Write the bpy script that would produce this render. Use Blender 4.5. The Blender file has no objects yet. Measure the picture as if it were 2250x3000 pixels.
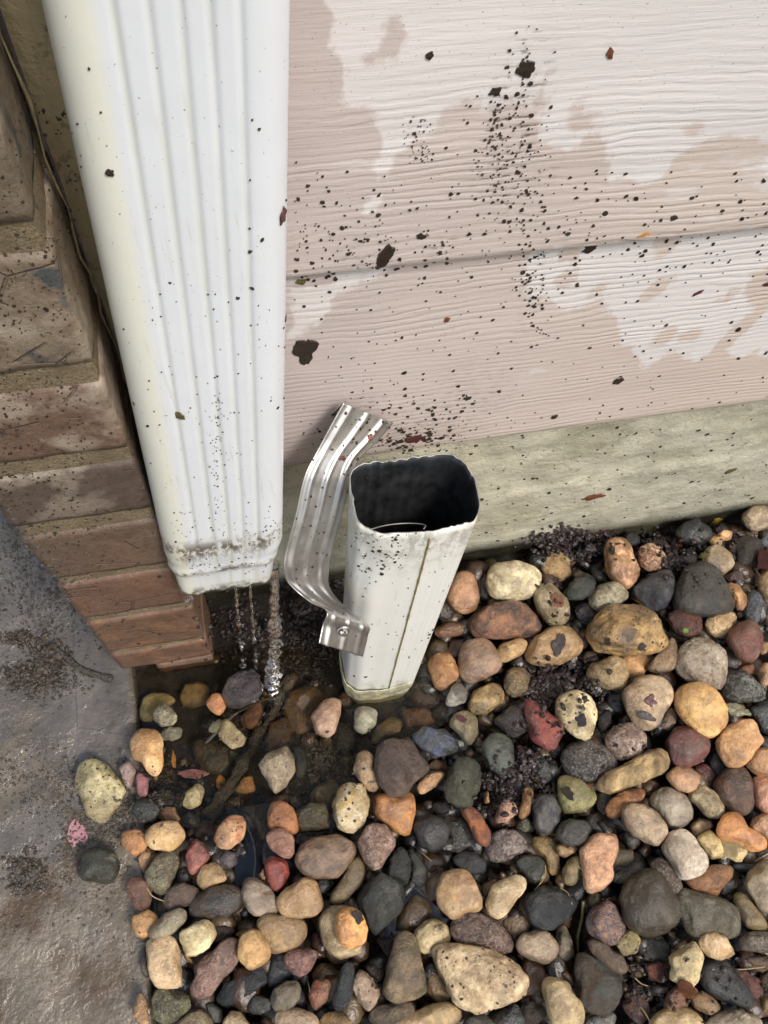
import bpy, bmesh, math, random
import numpy as np
from mathutils import Vector, Matrix, noise
from mathutils.geometry import tessellate_polygon
random.seed(7)
# ---------------------------------------------------------------- camera
F = 2430.0; CX, CY = 1125.0, 1500.0; H = 0.72
def basis(nx, ny, vx=16335.0, vy=-2401.0):
    dn = np.array([nx, -ny, -F]); dn /= np.linalg.norm(dn)
    X = np.array([vx, -vy, -F]); X -= X.dot(dn)*dn; X /= np.linalg.norm(X)
    Z = -dn; Y = np.cross(Z, X)
    return np.stack([X, Y, Z])
R = basis(-180, 1220)
CAM = np.array([0, 0, H])
sc = bpy.context.scene
col = sc.collection
cd = bpy.data.cameras.new('camera'); cam = bpy.data.objects.new('camera', cd); col.objects.link(cam)
cd.sensor_fit = 'VERTICAL'; cd.sensor_height = 24.0; cd.lens = 24.0*F/3000.0
cd.clip_start = 0.01; cd.clip_end = 100
cam.matrix_world = Matrix(R.tolist()).to_4x4(); cam.location = (0, 0, H)
sc.camera = cam
# ---------------------------------------------------------------- sky, sun, exposure
w = bpy.data.worlds.new('World'); sc.world = w; w.use_nodes = True
wn = w.node_tree; bg = wn.nodes['Background']
sky = wn.nodes.new('ShaderNodeTexSky'); sky.sky_type = 'NISHITA'; sky.sun_disc = False
SUN_EL, SUN_AZ = math.radians(54), math.radians(146)   # azimuth measured from +Y (north) clockwise
sky.sun_elevation = SUN_EL; sky.sun_rotation = SUN_AZ
sky.air_density = 1.6; sky.dust_density = 4.0; sky.ozone_density = 1.0
wn.links.new(sky.outputs[0], bg.inputs[0]); bg.inputs[1].default_value = 0.10
sd = bpy.data.lights.new('sun', 'SUN'); sd.energy = 1.5; sd.angle = math.radians(13); sd.color = (1.0, 0.97, 0.94)
so = bpy.data.objects.new('sun', sd); col.objects.link(so)
dv = Vector((math.sin(SUN_AZ)*math.cos(SUN_EL), math.cos(SUN_AZ)*math.cos(SUN_EL), math.sin(SUN_EL)))
so.rotation_euler = dv.to_track_quat('Z', 'Y').to_euler()
sc.view_settings.view_transform = 'Standard'; sc.view_settings.look = 'None'
sc.view_settings.exposure = 0.62; sc.view_settings.gamma = 1.0
sc.render.engine = 'CYCLES'
sc.cycles.max_bounces = 10; sc.cycles.transparent_max_bounces = 16; sc.cycles.transmission_bounces = 8
# ---------------------------------------------------------------- helpers
def ray(x, y):
    d = R @ np.array([x-CX, -(y-CY), -F]); return d/np.linalg.norm(d)
def P(x, y, axis, val):
    """where the sight line of photo pixel (x, y) meets the plane axis=val"""
    d = ray(x, y); t = (val-CAM[axis])/d[axis]; q = CAM+t*d
    return Vector((float(q[0]), float(q[1]), float(q[2])))
def proj(v):
    q = R.T @ (np.array(v)-CAM); return CX+F*q[0]/-q[2], CY-F*q[1]/-q[2]
def lin(h):
    h = h.strip().lstrip('#'); o = []
    for i in (0, 2, 4):
        c = int(h[i:i+2], 16)/255; o.append(c/12.92 if c <= .04045 else ((c+.055)/1.055)**2.4)
    return tuple(o)
def mesh_obj(name, verts, faces, mats, parent=None, smooth=True, fm=None):
    me = bpy.data.meshes.new(name); me.from_pydata([tuple(v) for v in verts], [], faces)
    for m in (mats if isinstance(mats, list) else [mats]): me.materials.append(m)
    if fm:
        me.polygons.foreach_set('material_index', fm)
    if smooth: me.polygons.foreach_set('use_smooth', [True]*len(me.polygons))
    me.update()
    o = bpy.data.objects.new(name, me); col.objects.link(o)
    if parent: o.parent = parent
    return o
def tag(o, label=None, cat=None, group=None, kind=None):
    if label: o['label'] = label
    if cat: o['category'] = cat
    if group: o['group'] = group
    if kind: o['kind'] = kind
    return o
def empty(name, loc, label, cat, group=None):
    o = bpy.data.objects.new(name, None); col.objects.link(o); o.location = loc; o.empty_display_size = .02
    tag(o, label, cat, group); bpy.context.view_layer.update(); return o
def part(o, root):
    """parent o (built in world coordinates) under root"""
    o.parent = root; o.matrix_parent_inverse = root.matrix_world.inverted(); return o
def fbm(p, oct=4):
    s = 0; a = 1; f = 1
    for _ in range(oct):
        s += a*noise.noise(Vector(p)*f); a *= .5; f *= 2.03
    return s
# ---------------------------------------------------------------- node helper
class NT:
    def __init__(s, name):
        s.m = bpy.data.materials.new(name); s.m.use_nodes = True; s.t = s.m.node_tree
        s.n = s.t.nodes; s.b = s.n['Principled BSDF']; s.out = s.n['Material Output']
        s.obj = s.node('ShaderNodeTexCoord').outputs['Object']
    def node(s, ty, **k):
        n = s.n.new(ty)
        for a, v in k.items(): setattr(n, a, v)
        return n
    def put(s, v, i):
        if isinstance(v, bpy.types.NodeSocket): s.t.links.new(v, i)
        elif v is not None:
            if i.type == 'RGBA' and len(v) == 3: v = (*v, 1)
            i.default_value = v
    def map(s, vec, scale=(1, 1, 1), loc=(0, 0, 0), rot=(0, 0, 0)):
        n = s.node('ShaderNodeMapping'); s.put(vec, n.inputs[0]); n.inputs['Scale'].default_value = scale
        s.put(loc, n.inputs['Location']); n.inputs['Rotation'].default_value = rot
        return n.outputs[0]
    def noise(s, vec, scale, detail=4, rough=.55, dist=0, col=False):
        n = s.node('ShaderNodeTexNoise'); s.put(vec, n.inputs['Vector']); s.put(scale, n.inputs['Scale'])
        n.inputs['Detail'].default_value = detail; n.inputs['Roughness'].default_value = rough
        n.inputs['Distortion'].default_value = dist
        return n.outputs['Color' if col else 0]
    def vor(s, vec, scale, feat='F1', rnd=1.0, out='Distance'):
        n = s.node('ShaderNodeTexVoronoi', feature=feat); s.put(vec, n.inputs['Vector']); n.inputs['Scale'].default_value = scale
        n.inputs['Randomness'].default_value = rnd
        return n.outputs[out]
    def ramp(s, f, *stops):
        n = s.node('ShaderNodeValToRGB'); s.put(f, n.inputs[0]); e = n.color_ramp.elements
        while len(e) < len(stops): e.new(.5)
        for i, (p, c) in enumerate(stops):
            e[i].position = p; e[i].color = (c, c, c, 1) if isinstance(c, (int, float)) else (*c, 1)
        return n.outputs[0]
    def rng(s, f, a, b, c=0, d=1):
        n = s.node('ShaderNodeMapRange'); s.put(f, n.inputs[0])
        for i, v in enumerate((a, b, c, d)): s.put(v, n.inputs[1+i])
        return n.outputs[0]
    def mix(s, f, a, b, ty='MIX'):
        n = s.node('ShaderNodeMix', data_type='RGBA', blend_type=ty); s.put(f, n.inputs[0]); s.put(a, n.inputs[6]); s.put(b, n.inputs[7])
        return n.outputs[2]
    def math(s, op, a, b=None, c=None):
        n = s.node('ShaderNodeMath', operation=op); s.put(a, n.inputs[0])
        if b is not None: s.put(b, n.inputs[1])
        if c is not None: s.put(c, n.inputs[2])
        return n.outputs[0]
    def attr(s, name, out='Fac', ty='GEOMETRY'):
        n = s.node('ShaderNodeAttribute', attribute_name=name, attribute_type=ty); return n.outputs[out]
    def xyz(s, v):
        n = s.node('ShaderNodeSeparateXYZ'); s.put(v, n.inputs[0]); return n.outputs
    def bump(s, h, dist, strength=1.0, prev=None):
        n = s.node('ShaderNodeBump'); s.put(h, n.inputs['Height']); n.inputs['Distance'].default_value = dist
        n.inputs['Strength'].default_value = strength
        if prev is not None: s.put(prev, n.inputs['Normal'])
        return n.outputs[0]
    def done(s, base=None, rough=None, nrm=None, metal=None, coat=None, coat_rough=.1, spec=None):
        if base is not None: s.put(base, s.b.inputs['Base Color'])
        if rough is not None: s.put(rough, s.b.inputs['Roughness'])
        if nrm is not None: s.put(nrm, s.b.inputs['Normal'])
        if metal is not None: s.put(metal, s.b.inputs['Metallic'])
        if spec is not None: s.put(spec, s.b.inputs['Specular IOR Level'])
        if coat is not None:
            s.put(coat, s.b.inputs['Coat Weight']); s.put(coat_rough, s.b.inputs['Coat Roughness'])
            if nrm is not None: s.put(nrm, s.b.inputs['Coat Normal'])
        return s.m
def plain(name, c, rough=.6, metal=0, var=.25, scale=60, bump=.0005):
    t = NT(name); n = t.noise(t.obj, scale, 5)
    b = t.mix(t.rng(n, .3, .7), tuple(x*(1-var) for x in c), tuple(min(1, x*(1+var)) for x in c))
    return t.done(b, rough, t.bump(n, bump), metal)
# ---------------------------------------------------------------- materials
def stone_mat(kind):
    t = NT('stone_'+kind)
    oi = t.node('ShaderNodeObjectInfo')
    off = t.node('ShaderNodeVectorMath', operation='MULTIPLY'); 
    cmb = t.node('ShaderNodeCombineXYZ'); t.put(oi.outputs['Random'], cmb.inputs[0]); t.put(oi.outputs['Random'], cmb.inputs[1]); t.put(oi.outputs['Random'], cmb.inputs[2])
    t.put(cmb.outputs[0], off.inputs[0]); off.inputs[1].default_value = (3, 7, 5)
    v = t.node('ShaderNodeVectorMath', operation='ADD'); t.put(t.obj, v.inputs[0]); t.put(off.outputs[0], v.inputs[1]); v = v.outputs[0]
    A = oi.outputs['Color']; B = t.attr('tint', 'Color', 'OBJECT')
    big = t.noise(v, 55, 4, .6, 1.0); fine = t.noise(v, 420, 5, .72)
    if kind == 'granite':
        c = t.mix(t.rng(t.noise(v, 260, 6, .75), .44, .56), A, B)
        c = t.mix(t.rng(big, .4, .6, 0, .6), c, B)
        c = t.mix(t.math('MULTIPLY', t.rng(t.noise(v, 520, 3, .7), .58, .66), .7), c, (.03, .025, .02))
        c = t.mix(t.math('MULTIPLY', t.rng(t.noise(v, 610, 3, .7), .56, .64), .5), c, (.62, .58, .52))
    else:
        c = t.mix(t.rng(big, .40, .60), A, B)
        c = t.mix(t.rng(t.noise(v, 95, 5, .7, 1.5), .35, .68, 0, .5), c, t.mix(1.0, c, (1.35, 1.3, 1.2), 'MULTIPLY'))
        vein = t.rng(t.math('ABSOLUTE', t.math('SUBTRACT', t.noise(v, 34, 4, .6, 1.2), .5)), .0, .012, 1, 0)
        c = t.mix(t.math('MULTIPLY', vein, .45), c, t.mix(1.0, c, (.5, .4, .32), 'MULTIPLY'))
        st = t.noise(t.map(v, (40, 160, 300), rot=(.4, .7, .2)), 1.0, 3, .5)
        c = t.mix(t.rng(st, .35, .7, .0, .4), c, t.mix(1.0, c, (.55, .48, .4), 'MULTIPLY'))
        c = t.mix(t.rng(t.noise(v, 190, 5, .7), .56, .7, 0, .55), c, t.mix(1.0, c, (.42, .34, .26), 'MULTIPLY'))
        c = t.mix(t.math('MULTIPLY', t.rng(fine, .6, .72), .35), c, t.mix(1.0, c, (.3, .26, .22), 'MULTIPLY'))
    if kind == 'pitted':
        pit = t.rng(t.math('ADD', t.vor(v, 230), t.rng(t.noise(v, 120), .3, .7, 0, .5)), .32, .44)
        c = t.mix(pit, (.04, .033, .02), c)
    wetm = t.rng(t.noise(v, 38, 4, .6), .44, .56)
    c = t.mix(t.math('MULTIPLY', t.math('SUBTRACT', 1.0, wetm), .75), c, t.mix(1.0, c, (.50, .44, .38), 'MULTIPLY'))
    g2 = t.noise(v, 330, 6, .8)
    c = t.mix(t.rng(g2, .50, .68, 0, .55), c, t.mix(1.0, c, (.40, .34, .28), 'MULTIPLY'))
    c = t.mix(t.rng(g2, .46, .34, 0, .40), c, t.mix(1.0, c, (1.5, 1.45, 1.35), 'MULTIPLY'))
    # silt, mud splashes and small bits of soil left by the water
    mud = t.math('MULTIPLY', t.rng(t.noise(v, 85, 6, .72), .60, .66), t.rng(t.noise(v, 30, 2), .45, .6))
    c = t.mix(t.math('MULTIPLY', mud, .8), c, (.045, .033, .022))
    silt = t.rng(t.noise(t.map(v, loc=(2, 9, 4)), 48, 5, .7), .54, .66)
    c = t.mix(t.math('MULTIPLY', silt, .35), c, (.20, .165, .12))
    sp = t.rng(t.math('ADD', t.vor(v, 170), t.rng(t.noise(v, 300), .3, .7, -.05, .08)), .08, .12, 1, 0)
    sp = t.math('MULTIPLY', sp, t.rng(t.noise(v, 45, 2), .56, .66))
    c = t.mix(t.math('MULTIPLY', sp, .8), c, (.02, .015, .01))
    hs = t.node('ShaderNodeHueSaturation'); hs.inputs['Saturation'].default_value = .88; hs.inputs['Value'].default_value = 1.0; t.put(c, hs.inputs['Color']); c = hs.outputs[0]
    bs = {'smooth': .0018, 'rough': .0040, 'facet': .0028, 'granite': .003, 'pitted': .002}[kind]
    n1 = t.bump(t.noise(v, 130, 6, .68), bs*1.6)
    n1 = t.bump(fine, bs*.45, 1, n1)
    if kind == 'pitted': n1 = t.bump(pit, .0009, 1, n1)
    wet = wetm
    r = t.rng(wet, 0, 1, .30 if kind == 'smooth' else .40, .60)
    return t.done(c, r, n1, coat=t.rng(wet, 0, 1, 1.0, .35), coat_rough=.09)
SM = {k: stone_mat(k) for k in ('smooth', 'rough', 'facet', 'granite', 'pitted')}

def siding_mat():
    t = NT('painted_siding'); o = t.obj; s = t.xyz(o)
    sdv = t.attr('dry')
    edge = t.math('ADD', sdv, t.rng(t.noise(o, 60, 5, .6), .3, .7, -.006, .006))
    dry = t.rng(edge, -.0016, .0016)
    # soft halo where the board is drying out
    dry = t.math('MAXIMUM', dry, t.rng(t.noise(t.map(o, (1, 1, 2.2)), 13, 4, .6), .64, .68, 0, .55))
    wetc = t.mix(t.rng(t.noise(o, 9, 4), .35, .65), lin('BFB3AF'), lin('C9BDB7'))
    wetc = t.mix(t.rng(s[0], .05, .5), wetc, lin('D2C2B4'))
    dryc = t.mix(t.rng(t.noise(o, 14, 4), .3, .7), lin('D4CFCD'), lin('DAD5D2'))
    c = t.mix(dry, wetc, dryc)
    # embossed wood grain: long wavy ridges
    warp = t.noise(t.map(o, (4.5, 4, 14)), 1.0, 3, .5)
    warp2 = t.noise(t.map(o, (26, 4, 60)), 1.0, 3, .6)
    z = t.math('ADD', s[2], t.math('MULTIPLY', warp, .030)); z = t.math('ADD', z, t.math('MULTIPLY', warp2, .0060))
    g = t.math('SINE', t.math('MULTIPLY', z, 2*math.pi/.0046))
    g = t.rng(g, -1, .35)
    hf = t.noise(t.map(o, (60, 10, 900)), 1.0, 3, .6)
    amt = t.math('MULTIPLY', t.rng(t.noise(t.map(o, (14, 3, 70)), 1.0, 3, .6), .35, .6, .15, 1.2), t.math('MULTIPLY', t.rng(t.noise(t.map(o, (3, 3, 9)), 1.0, 2), .35, .6, .35, 1), t.rng(s[2], .46, .53, 1, .12)))
    gr = t.math('MULTIPLY', g, amt)
    n1 = t.bump(gr, .00026)
    n1 = t.bump(hf, .0002, 1, n1)
    # dirt held in the grooves near the splash streaks
    st = t.math('MULTIPLY', t.attr('grime'), t.rng(g, .0, .5, 1, 0))
    st = t.math('MULTIPLY', st, t.rng(t.noise(t.map(o, (180, 1, 500)), 1.0, 4, .7), .48, .58))
    c = t.mix(t.math('MULTIPLY', st, .85), c, (.035, .025, .018))
    c = t.mix(t.math('MULTIPLY', t.attr('grime'), t.rng(t.noise(o, 150, 5, .7), .5, .75, 0, .35)), c, (.12, .09, .06))
    dust = t.rng(t.noise(o, 900, 2, .5), .70, .74)
    c = t.mix(t.math('MULTIPLY', dust, .6), c, (.05, .04, .03))
    r = t.rng(dry, 0, 1, .33, .6)
    return t.done(c, r, n1, coat=t.rng(dry, 0, 1, .25, 0), coat_rough=.2)
M_SIDE = siding_mat()

def found_mat():
    t = NT('wet_concrete_foundation'); o = t.obj; s = t.xyz(o)
    a = t.noise(o, 16, 5, .6); b = t.noise(t.map(o, (38, 38, 44)), 1.0, 4, .6)
    c = t.mix(t.rng(a, .35, .65), lin('AEAB98'), lin('CECBB8'))
    c = t.mix(t.rng(b, .45, .7, 0, .7), c, lin('D0CAB2'))
    c = t.mix(t.rng(t.noise(o, 70, 5, .7), .55, .68, 0, .35), c, lin('6c684e'))
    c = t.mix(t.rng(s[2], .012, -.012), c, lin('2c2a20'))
    c = t.mix(t.rng(t.noise(t.map(o, (9, 9, 5)), 1.0, 4, .6), .5, .62, 0, .35), c, lin('7c795a'))
    hl = t.noise(t.map(o, (8, 8, 70)), 1.0, 4, .7)
    c = t.mix(t.rng(hl, .56, .64, 0, .18), c, lin('6c674e'))
    c = t.mix(t.rng(t.vor(o, 260), .10, .05, 0, .6), c, lin('4a4632'))
    c = t.mix(t.rng(t.noise(o, 420, 2, .6), .66, .72, 0, .75), c, (.04, .035, .02))
    n1 = t.bump(t.noise(t.map(o, (80, 80, 88)), 1.0, 6, .68), .0026)
    n1 = t.bump(t.noise(o, 500, 4, .6), .0004, 1, n1)
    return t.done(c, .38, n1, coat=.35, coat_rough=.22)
M_FOUND = found_mat()

def slab_mat():
    t = NT('wet_driveway_concrete'); o = t.obj; s = t.xyz(o)
    a = t.noise(o, 11, 5, .6, .6); b = t.noise(o, 36, 6, .68)
    silt = t.rng(t.math('ADD', a, t.rng(s[1], -.05, .35, .22, -.14)), .52, .60)
    grit = t.rng(t.noise(o, 17, 5, .65), .46, .60)
    c = t.mix(t.rng(b, .35, .65), lin('5a544c'), lin('706860'))
    puds = t.rng(t.noise(t.map(o, loc=(1, 4, 0)), 14, 4, .6), .50, .58)
    c = t.mix(t.math('MULTIPLY', puds, .45), c, t.mix(1.0, c, (.62, .56, .50), 'MULTIPLY'))
    c = t.mix(silt, c, t.mix(t.rng(b, .35, .65), lin('5e5444'), lin('7a6e5e')))
    c = t.mix(t.math('MULTIPLY', silt, t.rng(t.noise(o, 15, 4, .6), .52, .6)), c, lin('54412a'))
    sand = t.noise(o, 900, 3, .7)
    c = t.mix(t.math('MULTIPLY', grit, t.rng(sand, .45, .65, 0, .35)), c, lin('8a857c'))
    c = t.mix(t.math('MULTIPLY', grit, t.rng(t.noise(o, 600, 3, .7), .55, .62, 0, .55)), c, (.03, .026, .02))
    n1 = t.bump(t.noise(o, 300, 5, .7), .0006)
    n1 = t.bump(t.math('MULTIPLY', grit, t.noise(o, 200, 5, .7)), .0016, 1, n1)
    n1 = t.bump(t.noise(o, 45, 4, .6), .003, 1, n1)
    cr = t.rng(t.vor(t.map(o, (9, 9, 9)), 1.0, 'DISTANCE_TO_EDGE'), .002, .006, 1, 0)
    c = t.mix(t.math('MULTIPLY', cr, .35), c, (.03, .025, .02))
    r = t.rng(grit, 0, 1, .12, .42)
    return t.done(c, r, n1, coat=t.rng(grit, 0, 1, .8, .3), coat_rough=.06)
M_SLAB = slab_mat()

def brick_mat():
    t = NT('weathered_brick'); o = t.obj; A = t.attr('tone', 'Color'); s = t.xyz(o)
    c = t.mix(t.rng(t.noise(o, 45, 5, .65), .35, .65, .0, .75), A, t.mix(1.0, A, (.74, .68, .63), 'MULTIPLY'))
    pale = t.math('MULTIPLY', t.rng(t.noise(o, 26, 5, .6), .50, .62), t.rng(s[2], .24, .34))
    c = t.mix(t.math('MULTIPLY', pale, .55), c, lin('B8AC9A'))
    blue = t.math('MULTIPLY', t.rng(t.noise(t.map(o, loc=(3, 1, 2)), 38, 4, .6), .58, .66), t.rng(s[2], .40, .44))
    c = t.mix(t.math('MULTIPLY', blue, .9), c, lin('3f484c'))
    org = t.math('MULTIPLY', t.rng(t.noise(t.map(o, loc=(5, 5, 2)), 40, 4, .6), .50, .64), t.rng(s[2], .30, .12))
    c = t.mix(t.math('MULTIPLY', org, .2), c, lin('B07C50'))
    c = t.mix(t.rng(t.noise(o, 180, 5, .75), .45, .7, 0, .5), c, t.mix(1.0, c, (.55, .48, .42), 'MULTIPLY'))
    c = t.mix(t.rng(t.noise(o, 300, 4, .7), .62, .68, 0, .9), c, (.03, .022, .016))
    cr = t.rng(t.vor(t.map(o, (22, 22, 30)), 1.0, 'DISTANCE_TO_EDGE'), .008, .02, 1, 0)
    cr = t.math('MULTIPLY', cr, t.rng(t.noise(o, 30, 2), .52, .56))
    c = t.mix(t.math('MULTIPLY', cr, .4), c, (.05, .035, .025))
    n1 = t.bump(t.noise(o, 200, 6, .7), .0012); n1 = t.bump(cr, -.0008, 1, n1)
    return t.done(c, .5, n1, coat=.25, coat_rough=.25)
M_BRICK = brick_mat()
def mortar_mat():
    t = NT('sandy_mortar'); o = t.obj
    c = t.mix(t.rng(t.noise(o, 650, 4, .7), .35, .65), lin('6a5c48'), lin('aa9878'))
    c = t.mix(t.rng(t.noise(o, 60, 4), .45, .65), c, lin('7a6a50'))
    return t.done(c, .75, t.bump(t.noise(o, 500, 5, .75), .003))
M_MORTAR = mortar_mat()

def white_metal(name, base, cream, dirt_bands, green=0):
    """painted aluminium with splash dirt; dirt_bands: list of (z_low, z_high, strength)"""
    t = NT(name); o = t.obj; s = t.xyz(o)
    c = t.mix(t.rng(t.noise(o, 18, 3), .3, .7, 0, .35), base, cream)
    c = t.mix(t.math('MULTIPLY', t.attr('yellow'), .6), c, lin('DFDCC2'))  # cream mix: warm bounce painted on the left corner, plus the cream lower end
    gg = t.math('MULTIPLY', t.attr('groove'), t.rng(t.noise(t.map(o, (90, 90, 9)), 1.0, 4, .6), .35, .6, .25, 1))
    c = t.mix(t.math('MULTIPLY', gg, .38), c, lin('B4B89C'))
    run = t.rng(t.noise(t.map(o, (260, 260, 7)), 1.0, 3, .6), .62, .72)
    c = t.mix(t.math('MULTIPLY', run, .22), c, lin('A8A184'))
    d = None
    nz = t.noise(t.map(o, (1, 1, .55)), 190, 6, .75); big = t.noise(o, 40, 3, .6)
    for a, b, k in dirt_bands:
        e = (b-a)*.35
        m = t.math('MULTIPLY', t.rng(s[2], a-e, a+e), t.rng(s[2], b-e, b+e, 1, 0))
        m = t.math('MULTIPLY', m, k)
        d = m if d is None else t.math('MAXIMUM', d, m)
    if d is not None:
        f = t.math('MULTIPLY', t.rng(t.math('ADD', nz, t.rng(big, .35, .65, -.1, .08)), .47, .58), d)
        c = t.mix(t.math('MULTIPLY', d, .22), c, lin('b8aa80'))
        c = t.mix(t.math('MULTIPLY', f, .85), c, lin('453420'))
    c = t.mix(t.rng(t.noise(o, 700, 2, .5), .72, .75, 0, .7), c, (.05, .045, .035))
    return t.done(c, .34, t.bump(t.noise(o, 40, 2), .0004), coat=.2, coat_rough=.15)
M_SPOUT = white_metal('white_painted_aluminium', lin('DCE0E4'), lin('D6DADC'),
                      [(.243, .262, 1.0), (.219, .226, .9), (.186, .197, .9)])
M_STUB = white_metal('cream_white_painted_metal', lin('E4E4DE'), lin('DEDCD0'), [(.235, .29, .45), (.0, .03, .5)])
M_BASE = white_metal('cream_drain_adapter', lin('D4CFAE'), lin('C8C39C'), [(-.03, .02, .8)])
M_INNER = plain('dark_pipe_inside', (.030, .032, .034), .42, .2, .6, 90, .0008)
M_RIM = plain('bare_metal_rim', (.42, .42, .40), .5, .6)
def alu_mat():
    t = NT('scuffed_aluminium'); o = t.obj
    c = t.mix(t.rng(t.noise(o, 50, 5, .6), .35, .65), (.50, .48, .46), (.66, .645, .63))
    c = t.mix(t.rng(t.noise(o, 500, 3, .6), .70, .74, 0, .8), c, (.05, .04, .03))
    r = t.rng(t.noise(o, 120, 5, .7), .35, .7, .30, .46)
    return t.done(c, r, t.bump(t.noise(o, 30, 3), .0006), .95)
M_ALU = alu_mat()
def trim_mat():
    t = NT('stained_olive_trim_paint'); o = t.obj
    c = t.mix(t.rng(t.noise(t.map(o, (60, 60, 8)), 1.0, 5, .6), .35, .65), lin('857a60'), lin('a29678'))
    c = t.mix(t.rng(t.noise(o, 60, 5, .7), .55, .66, 0, .85), c, lin('2e261a'))
    return t.done(c, .5, t.bump(t.noise(o, 200, 5, .7), .0008))
M_TRIM = trim_mat()
M_CAULK = plain('dirty_caulk', lin('6c6048'), .6, 0, .45, 120, .001)
def soil_mat():
    t = NT('wet_soil'); o = t.obj
    c = t.mix(t.rng(t.noise(o, 120, 6, .7), .35, .65), lin('1c1812'), lin('3e342a'))
    c = t.mix(t.rng(t.noise(o, 700, 3, .7), .6, .68), c, lin('5f564a'))
    return t.done(c, .45, t.bump(t.noise(o, 350, 6, .75), .004), coat=.3, coat_rough=.15)
M_SOIL = soil_mat()
M_CRUMB = plain('dark_mulch', lin('2c2220'), .35, 0, .6, 200, .002)
M_FLECK = plain('dark_mud_fleck', lin('342a20'), .5, 0, .8, 60, .0005)
M_BARK = plain('wet_bark', lin('4e483f'), .5, 0, .6, 420, .004)
def liner_mat():
    t = NT('black_plastic_liner')
    return t.done(lin('14161c'), .16, t.bump(t.noise(t.obj, 40, 2), .001), spec=.4)
M_LINER = liner_mat()
def leaf(name, h, h2):
    t = NT(name); n = t.noise(t.obj, 200, 4, .6)
    return t.done(t.mix(t.rng(n, .35, .65), lin(h), lin(h2)), .42, t.bump(n, .0008), coat=.3)
LEAF = {'pink': leaf('pink_petal', 'B8888A', 'A06A74'), 'purple': leaf('purple_leaf', '5c2c34', '442028'),
        'yellow': leaf('yellow_leaf', 'B09434', '8c7a30'), 'lime': leaf('lime_leaf', 'C0C07c', 'a8a860'),
        'brown': leaf('brown_leaf', '7c4c30', '54301c'), 'dark': leaf('dark_leaf', '342a20', '241c18'),
        'olive': leaf('olive_leaf', '6c6438', '4c4828'), 'straw': leaf('straw', 'a89870', '8c7c58'),
        'orange': leaf('orange_leaf', 'C89048', 'a87030'), 'maroon': leaf('maroon_leaf', '5c2c2c', '401c20'),
        'green': leaf('green_bud', '7c9c40', '5c7c30')}
def water_mats():
    t = NT('clear_water'); t.put((1, 1, 1), t.b.inputs['Base Color'])
    t.b.inputs['Transmission Weight'].default_value = 1; t.b.inputs['IOR'].default_value = 1.33
    t.b.inputs['Roughness'].default_value = .04
    t.b.inputs['Transmission Weight'].default_value = 1.0; t.put((1, 1, 1), t.b.inputs['Base Color'])
    t.put(t.bump(t.noise(t.obj, 200, 2), .0006), t.b.inputs['Normal'])
    a = t.m
    t = NT('shallow_puddle_water'); n = t.n
    tr = t.node('ShaderNodeBsdfTransparent'); tr.inputs[0].default_value = (.72, .68, .58, 1)
    gl = t.node('ShaderNodeBsdfGlossy'); gl.inputs['Roughness'].default_value = .03
    bp = t.bump(t.noise(t.obj, 55, 3, .5), .0016); t.put(bp, gl.inputs['Normal'])
    fr = t.node('ShaderNodeFresnel'); fr.inputs[0].default_value = 1.33; t.put(bp, fr.inputs['Normal'])
    mx = t.node('ShaderNodeMixShader'); t.put(fr.outputs[0], mx.inputs[0]); t.put(tr.outputs[0], mx.inputs[1]); t.put(gl.outputs[0], mx.inputs[2])
    t.put(mx.outputs[0], t.out.inputs[0])
    return a, t.m
M_WATER, M_PUDDLE = water_mats()
# ---------------------------------------------------------------- the setting
WALL_Y = .286; Z_SLAB = -.020; Z_SOIL = -.036
def grid_sheet(name, xs, ys, zf, mat):
    V = [(x, y, zf(x, y)) for y in ys for x in xs]; n = len(xs)
    Fc = [(j*n+i, j*n+i+1, (j+1)*n+i+1, (j+1)*n+i) for j in range(len(ys)-1) for i in range(n-1)]
    return mesh_obj(name, V, Fc, mat)
def axis(a, b, step, far):
    c = list(np.arange(a, b, step)); return [-far]+([a-.3] if a-.3 > -far else [])+[float(v) for v in c]+[b+.3, far]
# ground under everything
def zsoil(x, y): return Z_SOIL+.006*fbm((x*22, y*22, 1), 3) if abs(x) < 1.2 and abs(y) < 1.2 else Z_SOIL
tag(grid_sheet('ground', axis(-.2, .75, .006, 12), axis(-.25, .32, .006, 12), zsoil, M_SOIL), kind='structure')
# concrete driveway, its right edge running towards the viewer from the corner of the brick
def edge_x(y): return -.134+.004*fbm((0, y*14, 3), 3)-.012*max(0, .05-y)
ys = [-12, -2, -.5]+[float(v) for v in np.arange(-.3, .8, .006)]+[1.2, 3, 12]
ts = [0, .25, .5]+[float(v) for v in np.linspace(.6, 1, 70)]
V = []; 
for y in ys:
    ex = edge_x(y) if -.5 < y < .9 else -.134
    for k, tt in enumerate(ts):
        x = -12+(ex-.42+12)*(tt/.6) if tt < .6 else ex-.42*(1-(tt-.6)/.4)
        z = Z_SLAB+.0022*fbm((x*18, y*18, 5), 4)+.0008*fbm((x*120, y*120, 2), 2)
        V.append((x, y, z if abs(y) < 1 else Z_SLAB))
    V.append((ex+.001, y, Z_SLAB-.004)); V.append((ex+.001, y, -.10))
n = len(ts)+2
Fc = [(j*n+i, j*n+i+1, (j+1)*n+i+1, (j+1)*n+i) for j in range(len(ys)-1) for i in range(n-1)]
tag(mesh_obj('driveway', V, Fc, M_SLAB), kind='structure')
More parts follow.
